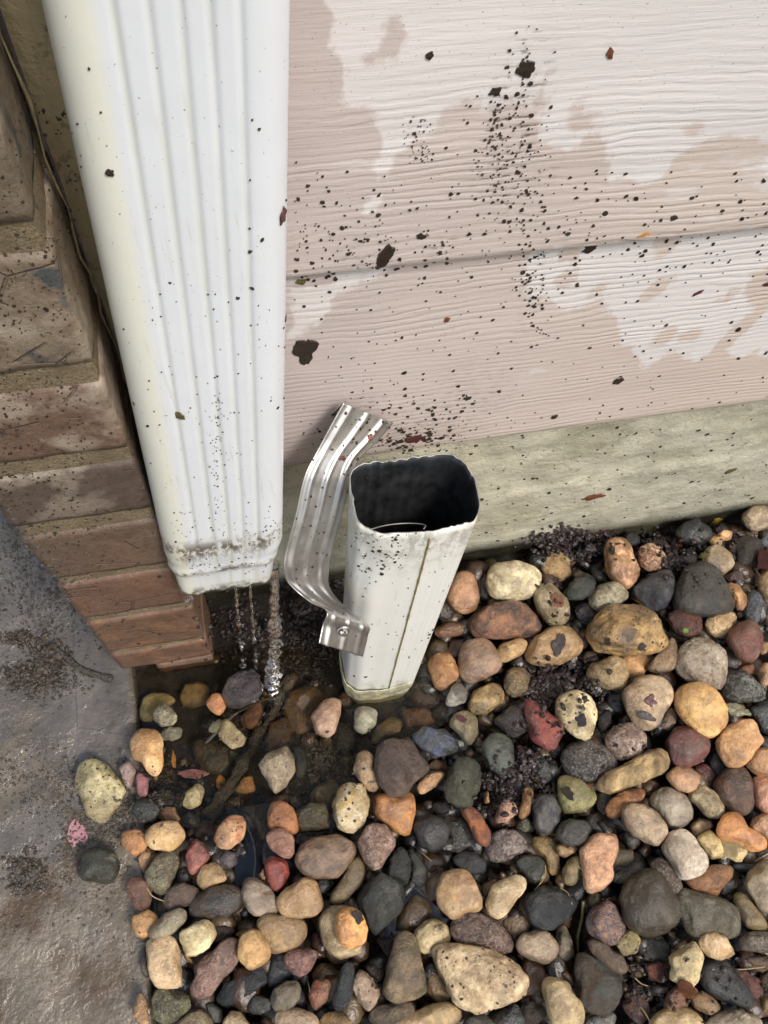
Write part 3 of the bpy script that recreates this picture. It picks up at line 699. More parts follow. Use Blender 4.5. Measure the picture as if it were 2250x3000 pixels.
# ---------------------------------------------------------------- river stones
STONES = '''
RB|255,905 350,905 380,960 425,1110 390,1200 300,1230 200,1180 170,1100 200,990|B98E68|A07848|smooth|1
RB|520,860 700,835 850,850 915,920 905,1020 840,1100 640,1125 530,1090 480,970|B4A68C|D8CFA8|smooth|1|smooth pale grey oblong stone
RB|320,1290 420,1200 620,1150 780,1150 870,1220 915,1320 880,1400 740,1420 560,1430 400,1400 340,1350|B0805A|6F5A52|rough|1|long pinkish brown rough stone
RB|920,840 980,760 1080,740 1150,800 1160,930 1080,975 960,930|8A7E50|B8935A|granite|0
RB|860,1080 930,1000 1020,1010 1140,1150 1145,1290 1060,1350 960,1280 900,1190|B5AA88|8a7a5c|smooth|1
RB|1110,1060 1200,960 1290,900 1370,960 1350,1070 1260,1120 1150,1120|4A534C|3a403c|rough|1
RB|1320,1110 1400,1010 1500,980 1610,1050 1620,1120 1540,1180 1400,1210 1340,1180|6A6450|b8b090|granite|1
RC|215,850 250,700 340,680 420,740 520,970 500,1060 420,1115 350,1090 260,1010|DDB088|a07840|smooth|1|tan pink flat-sided stone
RB|560,1560 600,1490 760,1440 815,1480 770,1570 640,1630 590,1610|C0A068|a88850|smooth|1
RB|790,1590 860,1450 1000,1360 1190,1360 1265,1440 1240,1540 1120,1630 950,1650 830,1630|B89A6C|a5875a|smooth|1|tan egg with dark leaf scrap
RC|50,1530 120,1390 260,1290 520,1300 700,1340 755,1500 740,1620 640,1700 400,1700 180,1680 80,1610|B5955A|7a6434|pitted|2|big yellow brown pitted rock
R6|470,190 720,190 740,230 640,350 540,375 500,300|D0A468|c09050|smooth|0
R5|680,170 720,90 820,55 930,90 1020,250 1000,320 870,380 760,420 690,370|94806A|a08068|smooth|1
R5|430,260 500,160 600,180 650,280 670,380 600,430 540,475 480,440|9A6A30|b08850|smooth|1
RB|E 190,1370,240,130,-10|8A6430|604020|smooth|0
RB|E 150,1200,180,150,0|3a2c24|50382a|smooth|0
RC|520,790 580,735 660,760 750,860 720,940 620,970 530,900|DAB68E|8a5a38|granite|1
RC|455,1160 600,1020 780,960 820,1060 820,1180 760,1290 650,1330 600,1280 560,1230|5A5A60|2f3440|rough|1|dark blue grey wet stone
RC|840,1230 920,960 1060,910 1180,970 1270,1110 1370,1270 1340,1320 1140,1365 980,1350 870,1290|4f4a42|3c3833|facet|2|dark triangular rough rock
RC|1090,900 1110,780 1200,745 1330,830 1350,920 1240,1030 1150,960|B5A488|a89878|smooth|1
RC|840,640 900,560 1020,530 1170,600 1170,680 1060,740 920,720|2c3234|202426|smooth|1|black shiny stone under concrete
RC|1430,490 1520,410 1659,410 1720,500 1680,580 1560,620 1470,580|C0AE92|988468|smooth|1
RC|1210,650 1260,620 1340,630 1330,690 1240,700|E8C084|d0a060|smooth|1
RC|1130,700 1180,670 1240,690 1245,750 1180,750|C9A866|b09050|smooth|1
RC|770,1360 900,1300 1000,1340 1075,1430 1050,1530 950,1565 850,1520|7A4630|5c3424|rough|1
RC|1095,1420 1170,1370 1330,1330 1380,1400 1350,1500 1270,1560 1150,1530|E8D0A0|c8a878|rough|1|cream crinkled small stone
RC|1270,1090 1380,1080 1470,1210 1460,1290 1390,1330 1340,1210|D8A86A|a87c48|rough|1
RC|1440,1330 1500,1160 1580,1150 1610,1270 1570,1420 1510,1420|39424a|5a6670|granite|1
RC|1575,1040 1659,970 1740,990 1740,1230 1650,1250 1590,1150|B89A70|988050|smooth|1
RC|1290,1570 1400,1440 1530,1420 1610,1560 1590,1700 1520,1780 1430,1760|6E4434|80503c|smooth|2|smooth maroon brown stone
RC|1350,700 1500,680 1600,760 1560,950 1400,950 1380,820|4a4238|38322c|rough|0
RC|1580,840 1659,780 1740,800 1740,960 1620,970|5a3a38|4a302c|smooth|1
RC|1270,1010 1380,940 1450,1000 1420,1080 1310,1060|5e4640|4a3834|smooth|0
RC|E 1650,720,140,110,20|6a7078|50565c|granite|0
RC|E 1650,1340,100,180,0|5c5a54|48463f|rough|0
RC|E 1640,650,100,120,0|6b6840|4f4c30|smooth|0
RC|E 960,850,160,150,0|3d332c|2c2520|rough|0
RC|E 450,700,160,120,0|2b2a28|201f1e|smooth|0
R6|680,300 760,180 880,45 915,110 910,240 890,310 770,330|A99272|8c7454|facet|1
R6|180,340 240,260 400,210 500,240 520,370 480,455 370,465 240,400|9f8c68|b8a070|facet|1
R6|920,230 960,120 1070,60 1180,80 1290,150 1320,280 1300,420 1260,475 1110,420 950,350|A08C70|c8bca8|granite|1|big mottled grey tan rock
R6|E 1360,230,170,130,70|6c625a|544c46|smooth|0
R6|1290,520 1330,370 1430,320 1560,400 1640,500 1600,560 1430,570|8a8a80|2e3230|granite|1|black and white granite stone
R6|905,560 960,450 1090,430 1220,480 1310,620 1310,760 1220,850 1140,830 1000,720 930,640|DDB870|d8a850|smooth|2|smooth yellow egg-shaped stone
R6|485,500 600,390 740,360 830,410 875,520 850,640 780,740 700,800 600,770 540,660|A8957A|c0a888|smooth|2|grey tan stone with maroon scrap
R6|780,800 800,700 870,610 920,690 900,770 850,810|B0A088|908068|smooth|0
R6|-60,650 -50,560 40,480 150,500 240,580 265,680 240,800 205,870 90,840 0,760|DED0A4|b8a880|pitted|2|cream stone with black blotches
R6|335,860 400,780 530,745 620,780 660,880 640,960 560,1030 440,1040 370,960|C4B0A0|8a7060|granite|1|pinkish grey speckled stone
R6|830,900 900,800 1000,770 1130,820 1190,930 1120,1060 1010,1090 910,1080|7E4E46|683c38|smooth|1|maroon round stone
R6|1240,900 1320,780 1440,710 1510,700 1560,760 1615,890 1540,1010 1440,1090 1340,1090 1280,990|D8AC72|c89860|facet|2|angular light tan stone
R6|-10,1010 60,900 200,870 300,900 420,1030 430,1110 330,1200 200,1215 60,1160|7a7068|2e2a28|granite|1|dark grey granite rock
R6|265,1240 400,1130 560,1040 760,940 830,950 870,1050 830,1130 700,1190 560,1250 350,1320 290,1290|D8BC80|a08a60|rough|2|long cream finger-shaped stone
R6|830,1170 900,1100 1010,1100 1105,1170 1100,1240 1060,1310 930,1290|C8A076|b48c60|smooth|1
R6|1060,1100 1150,1070 1230,1160 1200,1250 1120,1240|6a3a34|502c28|smooth|0
R6|1190,1010 1240,960 1330,1080 1300,1160 1240,1170 1190,1110|3e4a4c|2c3436|rough|0
R6|1230,1250 1300,1130 1440,1090 1520,1200 1530,1400 1480,1500 1380,1460 1270,1370|4e4238|6a4a30|smooth|1|dark brown smooth upright stone
R6|1480,1080 1560,950 1640,930 1720,940 1720,1180 1600,1180|C09868|a88050|smooth|1
R6|1545,1190 1659,1180 1720,1200 1720,1480 1640,1470 1560,1400|D8A484|c08c68|smooth|1
R6|1000,1330 1120,1250 1220,1300 1300,1430 1270,1510 1180,1500 1080,1400|9a8656|c0b088|granite|1
R6|705,1380 740,1300 840,1270 970,1320 1035,1420 1030,1550 960,1600 850,1590 790,1480|B0A694|989080|smooth|1|pale grey bean-shaped stone
R6|340,1450 400,1350 520,1280 640,1280 670,1350 590,1400 490,1430 480,1500 400,1500|C08A40|986428|rough|1
R10|260,40 240,-60 290,-130 430,-140 600,-40 680,90 650,220 580,260 460,210 340,150|B4A084|a08c70|smooth|2|flat grey tan striped stone
R5|1475,1190 1560,1180 1659,1210 1780,1330 1770,1400 1659,1460 1530,1465 1490,1350|A09A60|848050|smooth|1|olive green stone with leaf
R6|E 330,1380,130,180,0|6c675c|56524a|smooth|0
R10|1155,150 1200,20 1290,-70 1390,-40 1440,80 1560,150 1640,230 1600,300 1480,310 1400,240 1260,200|E6A650|d09040|smooth|2|bright orange bent stone
R10|1490,80 1520,0 1600,-50 1740,-40 1740,230 1620,190|D0A880|b89068|smooth|1
R10|640,300 720,130 800,100 900,130 960,230 1080,400 1060,470 940,550 810,580 760,480 700,380|C0AC90|d8ccb8|granite|2|pale pinkish mottled stone
R10|960,190 1080,110 1180,170 1215,300 1200,370 1110,395 1070,330|E0CC90|c8b478|smooth|1
R10|900,60 1000,-10 1120,20 1120,80 1030,140 960,180|C0A880|a89068|smooth|0
R10|1230,310 1270,230 1400,210 1450,330 1410,415 1350,410 1270,370|D0BC88|b8a470|facet|1
R10|840,590 960,500 1120,445 1260,450 1305,500 1240,640 1160,740 1060,715 920,660|B8843C|946424|facet|1|orange brown wedge stone
R10|500,450 600,370 680,400 740,500 830,640 740,740 640,600|8c7a68|4c4038|granite|1
R10|240,800 280,640 400,520 500,480 620,560 740,720 770,880 750,1010 640,1110 500,1130 360,1080 270,960|524836|463e2e|smooth|2|big dark olive wet boulder
R10|780,760 860,670 960,720 1150,750 1280,820 1390,1000 1350,1120 1280,1170 1200,1100 980,1160 860,1100 800,900|6a6250|8a8878|rough|1|grey olive broad rough rock
R10|990,1200 1040,1110 1140,1090 1250,1140 1330,1270 1310,1330 1200,1365 1080,1340|B89460|d0b890|smooth|2
R10|705,1340 820,1260 930,1200 1020,1330 990,1440 980,1550 890,1680 800,1600 710,1560 730,1440|E0CFA0|c8b888|facet|2|white jagged stone
R10|1000,1560 1020,1400 1120,1360 1250,1370 1350,1500 1480,1680 1500,1850 1350,1840 1200,1760 1050,1650|3a3a38|303236|smooth|1|large smooth black stone
R10|1440,640 1480,520 1580,410 1700,380 1740,500 1740,850 1610,905 1530,800|A89A80|8c7e60|smooth|1
R10|1310,740 1400,700 1500,830 1640,1010 1640,1070 1560,1090 1460,1050 1380,900|8a7a50|6c5e3c|smooth|1|slim olive oblong stone
R10|1360,1200 1420,1110 1560,1090 1740,1090 1740,1290 1420,1280|8c7e62|54483a|granite|1
R10|1400,1350 1560,1330 1740,1340 1740,1470 1560,1480|6a5440|80684c|rough|0
R10|1330,1480 1430,1460 1600,1590 1600,1700 1500,1750|80544a|6c443c|rough|0
R10|E 180,380,340,200,-10|6a6048|504834|smooth|0
R10|E 240,560,220,130,-20|4e4a40|8a8878|granite|0
R9|1230,960 1320,850 1400,800 1500,860 1590,1000 1570,1110 1500,1210 1420,1220 1330,1160 1240,1080|A87c54|6c6068|granite|1|round orange rimmed speckled stone
R10|180,1210 280,1080 380,1080 410,1180 380,1290 250,1330|B0A068|8a7c48|granite|1
R9|1220,1200 1260,1160 1400,1200 1560,1330 1620,1460 1590,1510 1470,1480 1330,1370|5c4c3c|6c5c4a|smooth|1
R10|440,1180 620,1130 720,1250 680,1370 480,1360|5a5a52|44443e|rough|0
R10|460,1420 580,1380 700,1420 720,1560 620,1600 500,1560|8c4c30|5c3020|rough|0
R10|650,1780 700,1680 800,1600 880,1700 880,1820 760,1850 660,1850|7c5840|a07048|facet|1
R10|900,1720 1020,1670 1140,1750 1210,1850 1080,1900 940,1830|A08458|886c44|smooth|1
R10|500,1991 560,1900 700,1840 850,1830 980,1900 1040,2000 1000,2080 700,2100 540,2080|CDB886|b8a070|smooth|1
R10|1080,1960 1200,1870 1400,1850 1560,1920 1659,2000 1500,2100 1100,2100|948668|b8aa90|granite|1
R10|240,1780 380,1690 480,1750 520,1900 400,1991 300,1900|5c4234|744c40|rough|0
R10|E 600,1660,220,120,-10|4a4340|363030|smooth|0
R10|1590,1760 1659,1720 1740,1740 1740,1960 1600,1860|A88c50|8c7440|smooth|0
R10|E 40,1960,300,160,-20|4a4844|8a8880|granite|0
R10|E 1430,470,240,90,10|4c5054|3a3e42|smooth|0
R10|E 1250,640,150,200,30|3a3c38|2c2e2a|smooth|0
R10|E 1650,1560,120,160,0|6c5a44|54442f|rough|0
R10|E 330,190,160,200,0|3a3838|2c2a2a|smooth|0
R9|1165,300 1290,170 1400,135 1520,150 1530,300 1480,450 1460,620 1380,700 1260,720 1210,640 1185,440|E2B288|d0a078|facet|2|tall peach angular stone
R9|920,150 980,30 1080,0 1220,30 1270,90 1200,210 1100,270 980,230|4a4a44|3c3c38|smooth|2
R9|930,250 1130,270 1110,320 1010,375 940,340|A88c64|947850|smooth|1
R9|1000,480 1060,390 1140,350 1165,420 1140,590 1070,650 1000,600|9c8c62|847448|smooth|1
R9|660,250 720,180 860,180 940,240 950,380 960,510 900,550 850,500 810,380 720,300|B09860|8c7440|smooth|0
R9|250,290 300,170 400,100 520,120 620,210 630,300 500,370 360,415 270,360|a89890|5c504a|granite|1|pink grey granite pebble
R9|530,430 600,360 740,360 820,420 780,560 720,635 650,580|44483c|34382f|smooth|1
R9|50,-10 -40,-110 0,-150 110,-120 220,10 290,130 270,230 200,270 150,200|B0702c|8a4c1c|rough|2|narrow rusty orange stone
R8|1300,330 1400,260 1520,270 1590,370 1560,440 1440,450|3e3e40|2f2f32|smooth|0
R9|250,800 300,660 420,580 570,550 640,620 620,700 520,800 430,930 340,970 270,920|C4AC80|d4c098|smooth|2|cream wedge-shaped stone
R9|190,640 300,590 420,570 300,640 260,720 220,780|9a845c|826c48|smooth|0
R9|600,830 620,740 800,660 960,660 1080,760 1130,830 1070,950 900,1060 780,1070 670,1000|3c4044|2c3034|facet|1|big black shiny angular stone
R8|1175,600 1230,450 1340,410 1440,430 1550,640 1530,740 1420,740 1330,810 1230,740|BCA276|ac8858|smooth|2|plump tan stone
R9|-110,1090 -60,950 60,880 200,920 380,1020 490,1180 490,1280 430,1310 200,1270 -20,1220|8a7464|5c4438|granite|1|large reddish brown speckled rock
R9|400,990 500,930 600,940 680,1030 640,1110 510,1160|8a7860|76664e|smooth|0
R9|540,1230 600,1120 740,1065 850,1100 940,1230 920,1340 830,1400 680,1370 570,1300|A0907a|b4a086|smooth|1|round grey tan stone with straw
R9|940,1040 1020,1040 1080,1200 1100,1330 1000,1390 930,1330 930,1200|6c6450|8c8470|smooth|0
R9|-262,1344 -200,1240 -60,1215 200,1270 420,1320 560,1420 630,1560 600,1680 480,1770 340,1830 180,1860 20,1820 -60,1740 -150,1560|D4C09A|b8a078|pitted|2|largest pale cream rock
R9|610,1640 620,1560 650,1450 760,1420 810,1530 790,1680 700,1725 620,1700|8c6030|5c4428|smooth|0
R9|800,1630 820,1550 920,1510 1010,1570 1100,1690 1190,1850 1180,1960 1100,2040 900,2040 850,1870|AC9870|c0ac80|smooth|2|long tan stone at bottom
R9|1110,1560 1120,1380 1200,1310 1320,1380 1560,1530 1580,1680 1500,1820 1380,1900 1230,1850 1140,1740|55442e|5a5c58|rough|1|big dark brown wet rock
R9|920,1480 1000,1440 1090,1530 1100,1640 1010,1560|6a4c34|54402c|smooth|0
R9|360,1900 520,1790 600,1900 620,2040 450,2040 330,1990|4c5050|3c4040|smooth|0
R9|20,1991 80,1910 220,1890 330,1980 330,2060 20,2060|4a4638|3c3830|smooth|1
R9|E 700,1880,200,260,0|4a4030|38301f|rough|0
R9|1560,1800 1659,1720 1690,1870 1620,1900|6a4838|563828|rough|0
R8|30,330 100,220 200,150 350,130 500,180 520,280 450,390 360,470 200,480 70,430|6c5840|9a8068|smooth|2|big brown wet oval stone
R8|310,640 420,480 490,340 560,270 600,430 580,530 500,600 420,680 340,670|8c7c54|746440|smooth|1
R8|550,190 620,70 690,45 780,80 850,180 800,300 740,400 660,400 590,310|B49888|80604c|granite|2|pink granite heart-shaped stone
R7|1410,660 1490,560 1630,470 1720,500 1765,620 1785,710 1720,790 1600,795 1470,780 1440,720|CCAC7c|b8945c|smooth|2|light tan rounded stone
R7|1260,840 1320,760 1440,750 1600,800 1650,860 1640,970 1560,1050 1400,1085 1310,1020|A08658|b89a68|smooth|1
R7|1125,640 1150,500 1200,470 1290,500 1400,620 1440,760 1330,770 1270,790 1190,750|8a7e6e|a89884|smooth|1|grey tapered stone
R7|1100,1060 1120,960 1200,890 1290,920 1370,1080 1300,1170 1190,1220 1120,1150|D0AC70|c09858|smooth|2
R7|1070,930 1160,890 1180,910 1120,960|B09458|947a44|smooth|0
R8|230,830 330,700 480,720 570,900 575,1060 380,1145 290,1050|98845c|b8a884|smooth|1
R8|365,870 390,750 480,720 580,760 625,880 600,1000 500,1050 400,1010|E0A850|d09840|smooth|3|golden yellow stone
R8|540,640 620,540 740,440 900,510 920,620 880,760 780,850 700,935 640,870 590,760|3a3e38|2f332f|facet|2|black stone with red flecks
R8|770,440 830,310 900,220 960,300 980,400 960,510 900,540|424844|343a36|rough|1
R8|930,230 1010,260 1110,400 1110,510 1050,550 980,500 990,360|3e4240|2e3230|smooth|0
R8|1010,920 1090,820 1190,810 1280,880 1300,980 1200,1060 1080,1090 1020,1000|AC9a70|c4b48c|smooth|1
R8|740,1430 790,1200 850,980 920,910 1000,940 1060,1060 1090,1250 1110,1400 960,1450 830,1480|968262|70664e|facet|2|tall wedge of grey tan rock
R8|700,970 860,930 830,1060 790,1120 740,1040|54463c|44382f|rough|0
R8|510,1360 530,1260 590,1220 660,1290 720,1380 700,1480 630,1550 550,1470|C0a890|94806a|pitted|1
R8|340,1480 380,1330 430,1200 480,1160 520,1200 510,1300 500,1430 440,1540 370,1540|464e50|363e42|rough|1|slate grey teardrop stone
R8|600,1200 700,1170 760,1230 740,1320 690,1300|645040|4c3c30|granite|0
R8|620,1600 700,1530 860,1480 980,1480 1020,1570 900,1640 700,1680|7c6c54|5c503e|rough|1
R8|780,1659 950,1590 1150,1500 1290,1480 1380,1550 1370,1630 1200,1720 900,1740|A08c60|b89c70|smooth|1
R8|1110,1230 1200,1210 1300,1340 1320,1440 1180,1490 1110,1400|9c8458|846c44|smooth|0
R7|1450,1130 1560,1060 1700,1050 1755,1090 1690,1210 1590,1310|a47868|7c5448|granite|1
R8|140,1420 200,1310 290,1290 350,1340 290,1480 200,1560|886c50|a05840|smooth|0
R7|1360,1480 1390,1380 1480,1320 1590,1320 1600,1440 1540,1530 1410,1560|7c7462|686050|smooth|1
R8|-130,1620 -90,1550 50,1530 200,1580 240,1650 200,1720 -100,1720|B09a7c|c4b090|smooth|1
R8|240,1640 300,1570 400,1565 500,1640 480,1720 250,1720|B09250|987a3c|rough|1
R8|E 20,1430,120,200,0|4a4848|383636|smooth|0
R8|1000,60 1050,-20 1200,-30 1290,60 1260,200 1150,270 1050,210|40403e|30302f|smooth|1|round black stone
R8|1290,40 1400,10 1480,160 1500,230 1330,270 1300,150|6c6e64|35362f|granite|0
R7|150,150 200,80 300,90 350,140 355,220 260,295 190,240 160,190|D8A05c|c48c4c|rough|1|light orange rough pebble
R7|345,150 390,60 480,20 600,20 670,110 640,190 560,255 400,235|D8B880|c8a468|smooth|2|smooth yellow tan oval stone
R7|290,310 340,240 400,230 440,310 380,370 340,450|B8946a|a07c54|smooth|0
R7|350,450 380,350 470,260 600,250 620,370 560,500 520,600 440,610 370,530|8a8060|6c6448|granite|1
R7|190,540 230,480 330,470 390,540 400,660 350,720 270,745 230,650|80583e|94705c|rough|1
R7|210,880 250,790 370,730 440,780 460,850 400,920 360,970 270,940|D0A464|b88c50|smooth|1
R7|500,650 540,560 640,520 770,560 760,680 620,720 510,740|7a685a|8c7868|rough|1
R7|365,920 440,830 520,750 640,720 690,800 600,900 500,970 400,975|887c66|989078|smooth|2
R7|690,730 740,640 850,560 1000,530 1130,560 1130,680 1020,790 900,800 760,790|40403a|504030|smooth|1|large dark wet oval stone
R7|630,910 720,850 840,810 900,860 925,940 850,1040 760,1110 680,1125 650,1020|E8DCB0|dccb94|facet|2|creamy white angular stone
R7|355,1000 450,960 590,960 620,1080 640,1360 540,1375 430,1350 370,1190|CCB48A|d8b890|smooth|2|tall pale tan blocky stone
R7|740,1190 870,1090 1050,940 1100,1040 1080,1190 960,1300 860,1440 780,1460 690,1380 760,1280|7c5448|a08070|granite|1|long dark red rough rock
R7|640,1050 720,1120 760,1180 680,1150|B08848|987038|smooth|0
R7|400,1590 410,1450 450,1370 560,1380 680,1420 700,1540 610,1620 500,1659|828058|5c5a3c|granite|1|green mottled stone
R7|250,1600 270,1480 300,1410 350,1450 370,1590 360,1659 280,1659|D0AC7c|bc9464|rough|1
R7|930,1450 1000,1330 1150,1250 1290,1190 1330,1330 1200,1410 1080,1520 1000,1540|343c40|262c30|facet|0|long black angular stone
R7|1340,1250 1380,1110 1440,1130 1540,1240 1430,1340 1350,1360|343a40|2a2e34|smooth|0
R7|600,1659 700,1570 800,1540 880,1620 900,1720 600,1720|8a7a58|746648|smooth|1
R7|980,1640 1040,1550 1120,1570 1190,1659 1180,1730 980,1730|B09c74|988460|smooth|1
R7|830,1500 870,1470 960,1540 970,1640 900,1640|5a5e5a|464a46|smooth|0
R7|E 1270,1500,200,170,0|343834|2a2e2a|smooth|0
R7|680,290 750,150 820,180 870,300 800,390 730,455 690,380|A06858|84483c|smooth|1|pink red wet pebble
R7|910,150 940,60 1020,-20 1120,-30 1165,50 1130,170 1030,240 950,230|A8703c|c8a070|smooth|2|shiny orange brown oval stone
R7|770,470 810,390 900,350 990,420 1010,490 910,530 830,575 780,530|B89c6c|a08454|smooth|1
R7|940,320 1010,240 1080,270 1090,360 1020,410 960,380|70686a|585054|smooth|0
R7|E 830,120,160,200,0|5c4030|48301f|rough|0
R7|1325,140 1380,90 1470,75 1560,160 1540,310 1440,300 1360,240|D0a088|b88870|rough|2|salmon pink rounded stone
R7|1310,350 1370,300 1470,320 1520,440 1470,540 1400,595 1340,500|A85038|903c2c|smooth|1|smooth brick red stone
R7|1265,450 1310,390 1330,500 1290,490|C0A070|a88858|smooth|0
R4|505,1500 540,1400 620,1370 710,1430 760,1560 740,1640 600,1620 530,1600|9c6428|b07834|smooth|1|orange brown wet round stone
R4|720,1450 860,1390 970,1390 1010,1480 1000,1590 860,1620 780,1620|645c3c|544c32|facet|1|square olive wet stone
R4|855,1320 930,1240 1020,1200 1080,1250 1050,1370 980,1420 870,1390|8e8468|787054|smooth|0
R4|1040,1400 1090,1270 1180,1225 1280,1250 1330,1400 1300,1550 1210,1630 1090,1600 1040,1500|B8A064|c8bca0|pitted|2|tall mottled yellow grey stone
R5|0,1380 -20,1330 100,1310 310,1310 310,1450 270,1659 200,1640 60,1540 -10,1470|C48c3c|a06c28|smooth|1|shiny orange tapered stone
R5|0,1080 30,930 120,850 260,900 390,1050 410,1130 330,1200 250,1310 150,1340 60,1270 20,1180|5a4438|7a6a60|rough|2|big dark brown purple wet rock
R4|1205,1130 1240,1000 1310,960 1370,1020 1360,1110 1420,1240 1350,1310 1260,1210|B89c78|98805c|smooth|1
R5|330,1250 420,1160 540,1120 570,1160 480,1260 370,1320|D0A878|b48c5c|smooth|1
R5|400,1120 470,1040 570,1050 580,1130 500,1140|6c5438|54401f|smooth|0
R5|300,850 400,770 560,800 660,900 660,980 500,1010 370,950|444c48|5a6280|smooth|1|black oval stone with blue sheen
R5|600,760 640,670 730,645 820,700 830,850 750,930 690,850|8a8062|746c50|smooth|1
R5|860,920 930,840 1020,830 1110,900 1120,1100 1040,1180 950,1120 880,1010|5c6258|4c5450|smooth|2|smooth green grey stone
R5|560,1280 580,1160 660,1060 780,1010 850,1110 830,1280 760,1420 700,1440 600,1380|5c5e4c|4c4e3c|rough|2|mossy green oval stone
R5|1225,700 1220,540 1330,590 1450,690 1530,820 1470,940 1400,960 1260,860|A04c3c|843828|facet|2|bright red rock
R5|950,740 1040,640 1150,600 1220,680 1230,800 1130,850 1060,800|544848|403636|rough|1
R5|1300,1070 1340,1000 1400,1080 1440,1200 1350,1230 1300,1160|3e4440|2e3430|smooth|0
R5|740,590 800,490 940,400 1030,470 1020,580 880,670 800,660|B89c60|84703f|pitted|1|tan pitted stone
R5|1040,400 1080,310 1200,290 1250,370 1220,500 1140,530 1060,490|8c7648|745f36|granite|1
R5|560,590 620,440 680,410 750,490 730,570 640,600|a4a096|6c6a60|smooth|1|small grey white pointed pebble
R5|250,480 350,380 460,400 560,500 500,600 400,630 300,580|4c3834|3a2a28|smooth|0
R5|220,640 340,620 450,640 470,740 380,790 260,800|7c5830|644420|smooth|0
R5|E 545,680,130,150,0|6a4c34|543a26|smooth|0
R4|1340,880 1400,770 1500,690 1590,720 1590,810 1450,860 1370,930|8a7440|70602f|smooth|0
R4|1210,780 1220,640 1280,610 1390,640 1390,750 1290,830|807e6e|a09c88|smooth|1
R4|870,690 930,600 1000,540 1100,560 1090,680 1040,830 970,860 880,800|B89a80|a8886c|smooth|2|smooth pinkish beige stone
R4|640,640 680,500 790,440 930,480 960,550 880,640 850,800 740,830|6c5430|80602c|smooth|0|big submerged olive brown stone
R4|480,900 540,750 640,690 740,780 700,880 520,960|58401f|6c5028|facet|0
R4|435,1080 500,1010 650,940 720,1020 725,1130 650,1260 570,1315 510,1200|8c7e66|b4a488|facet|2|triangular grey tan stone
R4|720,960 770,930 830,1020 810,1180 740,1190|3c4448|2e3438|smooth|0
R4|290,700 370,600 440,550 470,630 430,740 380,790 310,760|805838|6a4428|smooth|0
R4|105,840 130,740 170,710 250,770 340,860 300,920 220,950|A8986a|b8a878|facet|1
R4|30,800 60,740 120,710 150,740 90,830|8a8464|6c6648|rough|1
R4|10,590 60,510 140,510 170,610 120,680 60,650|B07838|c89050|smooth|1|small shiny orange pebble
R4|150,500 180,380 280,330 420,340 470,480 400,560 290,610 190,610|50444a|3c3438|facet|2|dark purple splashed rock
R4|620,430 670,350 740,330 760,380 700,470 640,480|6a6058|544c44|smooth|0
R4|240,1290 310,1190 380,1170 410,1290 330,1310|A88044|8c682f|smooth|0
R3|1330,640 1440,620 1570,690 1590,800 1510,870 1420,850 1360,760|54482e|403620|smooth|0
R4|E 1140,560,110,120,0|6c5640|544230|smooth|0
R4|E 1120,850,150,250,-20|3c3434|2c2828|rough|0
R3|975,350 1060,310 1170,320 1220,380 1100,430 1060,500 980,500|B8AC78|a09460|smooth|0|pale yellow stone at slab edge
R3|1065,490 1080,420 1150,380 1230,470 1200,530 1120,540|C4BC98|847c5c|granite|2
R3|1120,590 1170,540 1250,550 1260,610 1190,640 1130,630|A0A084|747458|rough|1
R3|905,640 960,570 1080,560 1130,640 1120,700 1130,800 1100,880 1040,870 990,790 920,760|C49850|dcb880|smooth|2|orange tan kidney-shaped stone
R3|830,830 900,775 940,850 900,980 860,920|B09890|94807a|smooth|1
R3|945,930 960,860 1030,900 1020,1030 960,1030|A06c6c|845454|smooth|1
R3|540,900 560,800 620,770 720,790 790,870 865,990 820,1080 720,1190 630,1190 590,1080 540,980|C8BE90|a89c6c|pitted|1|large pale pitted rock on concrete
R3|910,1130 940,1060 1030,1040 1110,1100 1080,1190 980,1210|40423e|303230|smooth|1|round dark wet pebble
R3|1100,1160 1150,1100 1220,1110 1250,1190 1160,1220|A07848|845c34|rough|0
R3|1270,1090 1290,1000 1380,940 1420,980 1390,1080 1330,1110|B4A678|948858|smooth|1
R3|1260,1180 1310,1130 1390,1170 1380,1250 1290,1240|363836|2a2c2a|smooth|0
R3|1255,330 1290,250 1380,220 1450,270 1440,370 1350,410 1280,390|8c7440|706034|smooth|0
R11|710,770 790,600 900,580 1060,620 1100,760 1040,890 920,910 780,870|4c5040|2f2820|smooth|1|dark green wet stone on concrete
R8|E 270,540,120,130,0|4c5052|3a3e40|smooth|0
R7|E 660,460,100,170,0|3a3c38|2c2e2b|smooth|0
R7|E 350,1180,80,200,0|70605c|584c48|smooth|0
R7|900,860 1000,830 1080,900 1000,980 910,1000|5c4438|463228|rough|0
R8|E 480,680,120,110,0|50402e|3c301f|smooth|0
R6|E 210,1240,80,60,0|D09c68|b48450|smooth|0
R5|960,1540 1040,1350 1120,1400 1150,1460 1060,1550|C89c80|b08468|granite|1
R5|1160,1450 1190,1380 1200,1260 1290,1270 1260,1400 1250,1480 1180,1530|B88c50|987038|rough|1
R5|1270,1400 1330,1330 1440,1330 1490,1450 1480,1560 1400,1650 1300,1600|56585a|3c3e40|smooth|1|slate grey wet stone
R5|E 1200,1570,120,110,0|7c7c5c|5c5c44|granite|0
R5|880,1310 910,1290 920,1390 880,1390|C09860|a07c48|smooth|1
R6|270,700 380,620 400,760 300,850|2e2826|241f1e|smooth|0
R6|E 1400,630,150,90,10|8a7040|6c5830|smooth|0
R6|1500,620 1600,560 1720,580 1720,860 1600,800|40484a|30383a|smooth|0
R6|E 1620,130,90,90,0|B49060|987848|smooth|0
R6|E 1640,350,110,200,0|C09c70|a48458|smooth|1
R6|E 1500,310,130,110,0|9c6c44|805434|smooth|0
RB|E 1300,1240,200,180,0|2e2a2a|242020|smooth|0
'''
